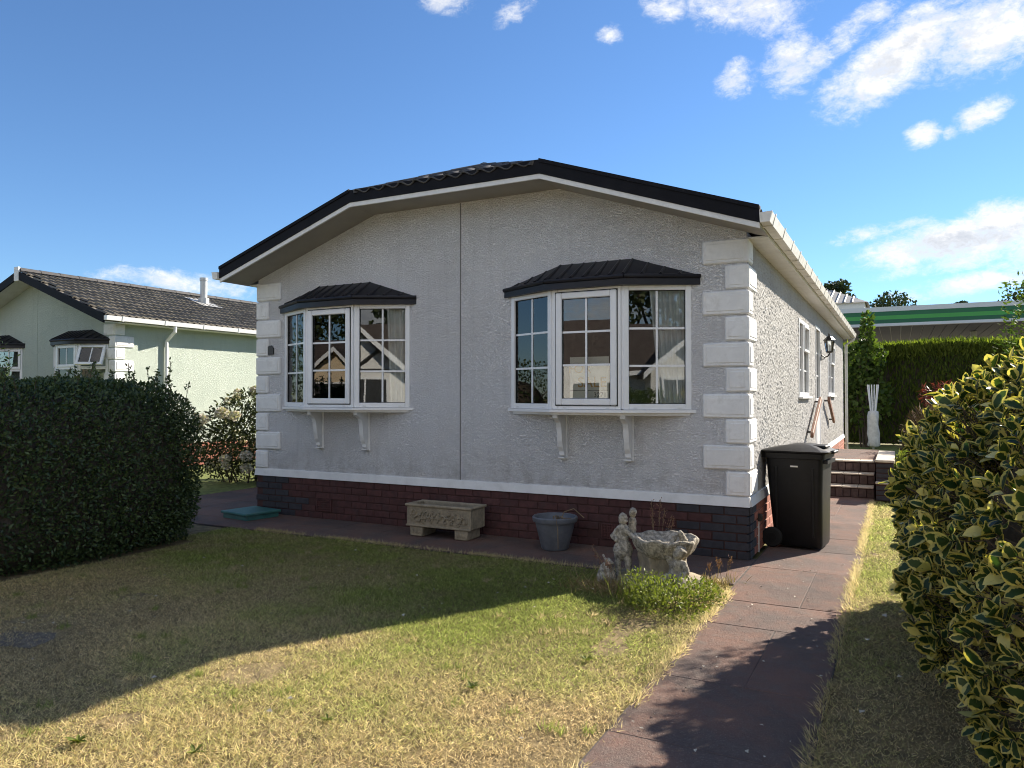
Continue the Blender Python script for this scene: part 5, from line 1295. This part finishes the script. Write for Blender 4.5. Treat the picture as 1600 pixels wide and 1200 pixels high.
green = np.clip(.30 + .20 * g1 + .22 * g2 + .17 * g3 + .72 * gx + gstrip * .7 + shady + rng.normal(size=k) * .20, 0, 1)[:, None]
straw = np.array([.92, .77, .45]); straw2 = np.array([.76, .58, .30]); grn = np.array([.20, .25, .055]); grn2 = np.array([.44, .49, .14])
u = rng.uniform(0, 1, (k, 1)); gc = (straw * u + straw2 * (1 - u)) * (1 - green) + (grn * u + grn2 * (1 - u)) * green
gc *= (1 + .14 * g2[:, None] + .10 * g3[:, None]) * rng.uniform(.45, 1.30, (k, 1)) * np.where(rng.uniform(0, 1, (k, 1)) < .12, .5, 1)
M['grass'] = m = bpy.data.materials.new('lawn_grass'); m.use_nodes = True; t = NT(m.node_tree); bs = t.n['Principled BSDF']
ca = t.new('ShaderNodeAttribute', attribute_name='tint').outputs['Color']; t.l.new(ca, bs.inputs['Base Color']); bs.inputs['Roughness'].default_value = .65; bs.inputs['Specular IOR Level'].default_value = .25
tr = t.new('ShaderNodeBsdfTranslucent'); t.l.new(ca, tr.inputs[0]); mx = t.new('ShaderNodeMixShader'); mx.inputs[0].default_value = .58
t.l.new(bs.outputs[0], mx.inputs[1]); t.l.new(tr.outputs[0], mx.inputs[2]); t.l.new(mx.outputs[0], t.n['Material Output'].inputs['Surface'])
ax = np.c_[rng.normal(size=(k, 2)) * .9, np.full(k, .6)]; tall = .023 * rng.uniform(.5, 1.5, k) * (1 + .35 * g2) + .014 * (rng.uniform(0, 1, k) < .03)
GPz = np.c_[GP, np.full(k, -.008)]
wd = .0044 * (1 + np.clip(dc - 4, 0, 8) * .16)
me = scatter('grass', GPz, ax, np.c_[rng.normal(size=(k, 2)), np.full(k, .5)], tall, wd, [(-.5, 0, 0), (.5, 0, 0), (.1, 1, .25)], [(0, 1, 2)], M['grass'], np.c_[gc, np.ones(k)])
# coarser tufts that the mower missed
cl = np.c_[rng.uniform(-4.9, 0.0, 150), rng.uniform(-5.6, -1.1, 150)]; ci = np.repeat(np.arange(150), 34); q = cl[ci] + rng.normal(size=(len(ci), 2)) * .022 * rng.uniform(.6, 1.5, (150, 1))[ci]
ug = rng.uniform(0, 1, (150, 1))[ci]; uc = rng.uniform(0, 1, (len(ci), 1)); tc_ = (grn * uc + grn2 * (1 - uc)) * (ug > .35) + (straw2 * uc + straw * (1 - uc)) * .8 * (ug <= .35)
me3 = scatter('grass_tuft', np.c_[q, np.full(len(q), -.006)], np.c_[rng.normal(size=(len(q), 2)) * .6, np.full(len(q), .8)], rng.normal(size=(len(q), 3)), .042 * rng.uniform(.5, 1.35, len(q)), .0050, [(-.5, 0, 0), (.5, 0, 0), (.1, 1, .25)], [(0, 1, 2)], M['grass'], np.c_[tc_ * rng.uniform(.6, 1.1, (len(q), 1)), np.ones(len(q))])
tag(inst('grass_tuft', me3), 'coarser tufts of grass standing up across the front lawn', 'grass', kind='stuff')
# longer blades creeping over the paving edges
def fringe(n, f, out):
    u = rng.uniform(0, 1, n); P_ = f(u); keep_ = rng.uniform(-.9, .9, n) < .25 + snoise(P_, 3.5, 4) + .5 * snoise(P_, 14, 1); P_ = P_[keep_]; return P_, np.tile(out, (len(P_), 1))
FP, FO = zip(fringe(9000, lambda u: np.c_[.075 + rng.normal(0, .018, len(u)), -6.5 + u * 5.3], (1., 0, 0)), fringe(12000, lambda u: np.c_[.900 + rng.normal(0, .018, len(u)), -6.5 + u * 11.2], (-1., 0, 0)), fringe(8000, lambda u: np.c_[-5.2 + u * 5.2, -.945 + rng.normal(0, .015, len(u))], (0, 1., 0)))
FP = np.concatenate(FP); FO = np.concatenate(FO); n = len(FP); uu = rng.uniform(0, 1, (n, 1)); gr = rng.uniform(0, 1, (n, 1)) ** 2 * .8
fc = ((straw * uu + straw2 * (1 - uu)) * (1 - gr) + (grn * uu + grn2 * (1 - uu)) * gr) * rng.uniform(.6, 1.2, (n, 1))
me2 = scatter('edge_grass', np.c_[FP, np.full(n, -.004)], FO * rng.uniform(-.2, 1.2, (n, 1)) + rng.normal(size=(n, 3)) * .5 + np.array([0, 0, .75]), rng.normal(size=(n, 3)), .045 * rng.uniform(.5, 1.4, n), .0045, [(-.5, 0, 0), (.5, 0, 0), (.1, 1, .25)], [(0, 1, 2)], M['grass'], np.c_[fc, np.ones(n)])
tag(inst('edge_grass', me2), 'ragged dry grass blades creeping over the edges of the paving', 'grass', kind='stuff')
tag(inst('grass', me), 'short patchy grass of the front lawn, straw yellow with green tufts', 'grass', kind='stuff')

# low weeds and dry stalks around the bird bath
WD = shrub('weed_clump', 'bright green leafy weeds growing at the foot of the bird bath', 'weed', [((-.20, -1.92, .05), (.22, .20, .17), .45), ((-.06, -1.66, .04), (.16, .22, .13), .3), ((-.40, -1.80, .05), (.15, .14, .16), .25)], 2100, .028, .013, M['weed'], LEAF_OVAL, inner=.1, lump=.40, lscale=9, stems=14, trunk_r=.003, zmin=.0)
n = 220; q = np.c_[rng.normal(-.20, .12, n), rng.normal(.12, .07, n), np.zeros(n)]
tag(inst('blade', scatter('blade', q, np.c_[rng.normal(size=(n, 2)) * .45, np.ones(n)], rng.normal(size=(n, 3)), rng.uniform(.10, .27, n), .006, *BLADE, M['weed'], rng.uniform(0, .8, n)), parent=WD), kind='stuff')
DT = thing('dry_grass_tuft', 'dry straw coloured grass with reddish seed heads left of the bird bath', 'grass tuft', (-.80, -1.55, 0))
n = 420; q = np.c_[rng.normal(0, .15, n), rng.normal(0, .10, n), np.zeros(n)]
tag(inst('blade', scatter('blade', q, np.c_[rng.normal(size=(n, 2)) * .9, np.ones(n) * .7], rng.normal(size=(n, 3)), rng.uniform(.05, .17, n), .006, *BLADE, M['dry'], rng.uniform(0, 1, n)), parent=DT), kind='stuff')
def seed_heads(parent, roots):
    b = MB(); Q, A = [], []
    for (x, y_, dx, dy, h_) in roots:
        tip = Vector((x + dx, y_ + dy, h_)); b.tube([(x, y_, 0), Vector((x, y_, 0)).lerp(tip, .55) + Vector((0, 0, .04)), tip], .0022, 4)
        u = rng.uniform(0, 1, 34)[:, None]; d = np.array(tip) - np.array((x + dx * .55, y_ + dy * .55, h_ * .62)); qq = np.array(tip) - d * u * .8
        Q.append(qq + rng.normal(size=qq.shape) * .010); A.append(np.tile(d, (34, 1)) / np.linalg.norm(d) + rng.normal(size=qq.shape) * .5)
    b.build('stalk', M['stem'], parent); Q = np.concatenate(Q); A = np.concatenate(A)
    tag(inst('seed_head', scatter('seed_head', Q, A, rng.normal(size=Q.shape), .022, .008, *LEAF_DIAMOND, M['seed'], rng.uniform(0, 1, len(Q))), parent=parent), kind='stuff')
seed_heads(DT, [(.05, .0, -.16, .05, .27), (.08, .02, -.12, .03, .22), (.03, .03, -.20, .08, .30), (.10, .0, -.08, -.02, .20)])
ST2 = thing('seeding_grass', 'thin reddish seeding grass standing behind the bird bath basin', 'grass tuft', (-.62, -.82, 0))
seed_heads(ST2, [(0, 0, -.04, 0, .60), (.02, .01, .05, .02, .55), (.03, 0, .11, .0, .50), (-.02, 0, -.02, .02, .52), (.05, .02, .09, .03, .46), (.01, .0, .02, .03, .62)])
ST3 = thing('path_edge_grass', 'wispy dry grass at the path edge right of the bird bath', 'grass tuft', (-.03, -1.0, 0))
seed_heads(ST3, [(0, 0, -.03, 0, .20), (.02, .02, .05, 0, .22), (-.05, .05, .02, .03, .16), (-.1, .0, .0, .0, .14)])
n = 150; q = np.c_[rng.normal(-.03, .08, n), rng.normal(0, .08, n), np.zeros(n)]
tag(inst('blade', scatter('blade', q, np.c_[rng.normal(size=(n, 2)) * .6, np.ones(n)], rng.normal(size=(n, 3)), rng.uniform(.03, .12, n), .005, *BLADE, M['dry'], rng.uniform(0, 1, n)), parent=ST3), kind='stuff')
# dandelion-like rosettes in the lawn
for i, (x, y_, s_, where) in enumerate(((-1.93, -5.05, .8, 'nearest the lower left corner'), (-1.40, -4.88, .6, 'at the bottom middle of the lawn'), (-1.12, -4.38, .5, 'left of the middle of the sunny lawn'), (-.72, -3.75, .7, 'in the middle of the sunny lawn'), (-.35, -3.1, .6, 'nearest the bird bath'))):
    n = 16; a = rng.uniform(0, 6.3, n); R_ = thing('lawn_weed', 'flat green weed rosette in the grass, ' + where, 'weed', (x, y_, .0), 0, 'weed rosettes in the lawn')
    inst('leaf', scatter('leaf', np.c_[np.zeros((n, 2)), np.full(n, .004)], np.c_[np.cos(a), np.sin(a), rng.uniform(.25, .9, n)], np.tile([0, 0, 1.], (n, 1)), rng.uniform(.05, .09, n) * s_, .022 * s_, *LEAF_OVAL, M['weed'], rng.uniform(.1, .7, n)), parent=R_)
# fallen leaves and petals on grass and path
M['fallen'] = material('pale_fallen_leaf', (.50, .46, .38), .8, .2, 30, piece=.25)
fm = []
for i in range(4):
    b = MB(); b.add([(0, 0, 0), (.35, .4, .12 + .1 * i), (0, 1, .05), (-.35, .45, .15)], [(0, 1, 2), (0, 2, 3)]); fm.append(b.mesh('fallen_leaf', M['fallen']))
def litter(n, f, size, label, group, z):
    for i in range(n):
        x, y_ = f(); s_ = random.uniform(*size)
        tag(inst('fallen_leaf', random.choice(fm), (x, y_, z), (0, 0, random.uniform(0, 6.3)), None, (s_, s_, s_)), label, 'leaf', group)
litter(46, lambda: (random.uniform(.1, .88), random.uniform(-4.6, .2)), (.010, .026), 'tiny pale petal lying on the red garden path', 'petals on the path', .012)
litter(40, lambda: (random.uniform(-4.6, -.2), random.uniform(-4.8, -1.1)), (.018, .036), 'small pale fallen petal lying on the front lawn', 'petals on the lawn', .016)
litter(5, lambda: (random.uniform(1.0, 1.35), random.uniform(-4.2, -1.2)), (.03, .06), 'pale dry leaf lying on the shaded grass strip', 'leaves on the grass strip', .02)
for o_, wh in zip([o for o in COL.objects if o.get('group') == 'leaves on the grass strip'], ((1.18, -3.95), (1.06, -3.2), (1.24, -2.6), (1.05, -2.0), (1.15, -1.45))): o_.location.x, o_.location.y = wh
for o_, wd in zip([o for o in COL.objects if o.get('group') == 'leaves on the grass strip'], ('first and nearest', 'second nearest', 'third nearest', 'fourth nearest', 'farthest')): o_['label'] = 'pale dry leaf on the shaded grass strip, ' + wd + ' of five'

# ------------------------------------------------------------------ across the road, behind the viewer (seen in the window glass)
M['white_wall'] = material('white_render', (.74, .73, .70), .8, .05, 3, .3, 90, .004)
M['cream_wall'] = material('cream_render', (.66, .53, .36), .8, .06, 3, .3, 90, .004)
M['dark_roof'] = material('brown_tiled_roof', (.075, .058, .050), .85, .3, 6, .6, 18, .03)
M['timber_black'] = material('black_timber', (.02, .018, .016), .7, .2)
M['fence'] = material('orange_brown_fence_board', (.30, .17, .085), .8, .25, 8, .3, 40, .004, .15)
def bungalow(name, label, x, y_, w_, wall, rz=0.0, gables=((0, 2.6),), eave=2.45, ridge=4.4, depth=7.0, timber=True):
    """long house with its ridge along x and small front gables; front faces local +y"""
    t_ = thing(name, label, 'house', (x, y_, 0), rz); h = w_ / 2
    b = MB(); b.box(-h, h, -depth, 0, 0, eave); b.build('wall', wall, t_)
    b = MB(); b.prism([(.35, eave - .1), (-depth / 2, ridge), (-depth - .35, eave - .1), (-depth - .35, eave - .22), (-depth / 2, ridge - .12), (.35, eave - .22)], -h - .3, h + .3, 'x'); rf = b.build('roof', M['dark_roof'], t_)
    b = MB(); b.box(-h - .3, h + .3, .30, .42, eave - .22, eave - .08); b.build('gutter', M['upvc'], rf)
    for gx, gw in gables:
        g = gw / 2; top = eave + g * .85
        b = MB(); b.prism([(gx - g, 0), (gx + g, 0), (gx + g, eave - .1), (gx, top - .1), (gx - g, eave - .1)], -.5, .75, 'y'); gb = b.build('gable', wall, t_)
        for s in (-1, 1):
            b = MB(); b.prism([(gx + s * (g + .3), eave - .36), (gx, top - .06), (gx, top + .12), (gx + s * (g + .3), eave - .18)], -depth / 2, 1.05, 'y'); b.build('gable_roof', M['dark_roof'], t_)
            b = MB(); b.prism([(gx + s * (g + .32), eave - .40), (gx, top - .10), (gx, top + .12), (gx + s * (g + .32), eave - .18)], 1.05, 1.10, 'y'); b.build('barge_board', M['upvc'], t_)
        if timber:
            for a, c in (((gx, eave + .0), (gx, top - .2)), ((gx, eave + .02), (gx - g * .5, eave + g * .35)), ((gx, eave + .02), (gx + g * .5, eave + g * .35)), ((gx - g * .95, eave - .05), (gx + g * .95, eave - .05))):
                b = MB(); b.tube([(a[0], .77, a[1]), (c[0], .77, c[1])], .06, 4); b.build('timber', M['timber_black'], gb)
        b = MB(); b.box(gx - g * .7, gx + g * .7, .752, .80, .95, 2.15)
        wf = b.build('window_frame', M['upvc'], gb)
        for i in range(3):
            xx = gx - g * .7 + .05 + i * (g * 1.4 - .1) / 3; b = MB(); b.box(xx + .03, xx + (g * 1.4 - .1) / 3 - .03, .80, .806, 1.02, 2.08); b.build('pane', M['iron'], wf)
    for xx in np.arange(-h + 1.6, h - 1, 3.1):
        if any(abs(xx - gx) < gw / 2 + .9 for gx, gw in gables): continue
        b = MB(); b.box(xx - .7, xx + .7, .002, .05, 1.0, 2.1); wf = b.build('window_frame', M['upvc'], t_)
        for s in (-1, 1): b = MB(); b.box(xx + s * .35 - .29, xx + s * .35 + .29, .05, .056, 1.06, 2.04); b.build('pane', M['iron'], wf)
    return t_
bungalow('timbered_bungalow', 'white bungalow with black timbered gable across the road', -1.4, -17.6, 11.0, M['white_wall'], R(0), ((-.4, 3.4),))
bungalow('gabled_bungalow', 'white bungalow with two small gables across the road', 12.6, -15.5, 11.0, M['white_wall'], R(18), ((-2.6, 2.2), (1.4, 2.2)), timber=False)
bungalow('cream_bungalow', 'cream bungalow with low dark roof across the road', -24.0, -20.0, 12.0, M['cream_wall'], R(-25), ((2.0, 2.8),), timber=False)
bungalow('dark_roofed_bungalow', 'low white bungalow with wide dark roof beyond the caravan', -11.5, -23.5, 10.0, M['white_wall'], R(-8), (), ridge=5.2, timber=False)
# touring caravan
CV = thing('caravan', 'white touring caravan parked across the road', 'caravan', (-7.9, -16.2, 0), R(-12))
b = MB(); b.prism([(-2.2, .45), (2.0, .45), (2.25, 1.2), (1.9, 2.2), (1.2, 2.5), (-1.4, 2.5), (-2.1, 2.2), (-2.35, 1.2)], -1.05, 1.05, 'y'); b.build('body', M['white_wall'], CV)
for xx in (-1.3, .2, 1.3):
    b = MB(); b.cbox(xx - .4, xx + .4, 1.05, 1.07, 1.35, 1.95, .004); b.build('window', M['iron'], CV)
for s in (-1, 1):
    b = MB(); q = MB(); q.lathe([(.1, -.09), (.30, -.09), (.32, 0), (.30, .09), (.1, .09)], 18); Mw = Matrix.Translation((-.1, s * .95, .32)) @ Matrix.Rotation(R(90), 4, 'X'); b.add([Mw @ Vector(v) for v in q.v], q.f); b.build('wheel', M['rubber'], CV, smooth='auto')
# board fence
FN = thing('board_fence', 'orange brown board fence across the road', 'fence', (-8.5, -14.3, 0), R(-10))
fb = MB().cbox(-.07, .07, -.012, .012, .02, 1.15, .006).mesh('board', M['fence'])
for i in range(44): inst('board', fb, (-3.4 + i * .155, 0, 0), parent=FN)
b = MB(); b.box(-3.45, 3.4, -.06, -.013, .25, .33); b.box(-3.45, 3.4, -.06, -.013, .85, .93); b.build('rail', M['fence'], FN)
shrub('street_hedge', 'rounded green shrub across the road', 'shrub', [((6.2, -12.4, .8), (1.8, .9, .85), 1.0)], 6000, .09, .05, M['shrub_green'], inner=.7, stems=6, trunk_r=.03)
shrub('garden_conifer', 'dense dark evergreen in the next front garden', 'shrub', [((-13.6, -.9, 1.7), (1.5, 1.6, 1.8), .7), ((-13.4, -2.9, 1.2), (1.2, 1.3, 1.3), .3)], 9000, .10, .05, M['hedge_leaf'], inner=.6, stems=8, trunk_r=.05, core=.55)
for x, y_, h_, r_, lab in ((5, -31, 10, 3.2, 'rounded tree behind the timbered bungalow'), (-6, -33, 9, 3, 'broad tree behind the caravan'), (17, -29, 11, 3.4, 'tall dark tree behind the gabled bungalow'), (25, -22, 9, 3.0, 'tree beyond the end of the road'), (-34, -30, 10, 3.6, 'tree behind the cream bungalow')):
    tree(x, y_, h_, r_, lab, 2200, .42, None, 'trees across the road')
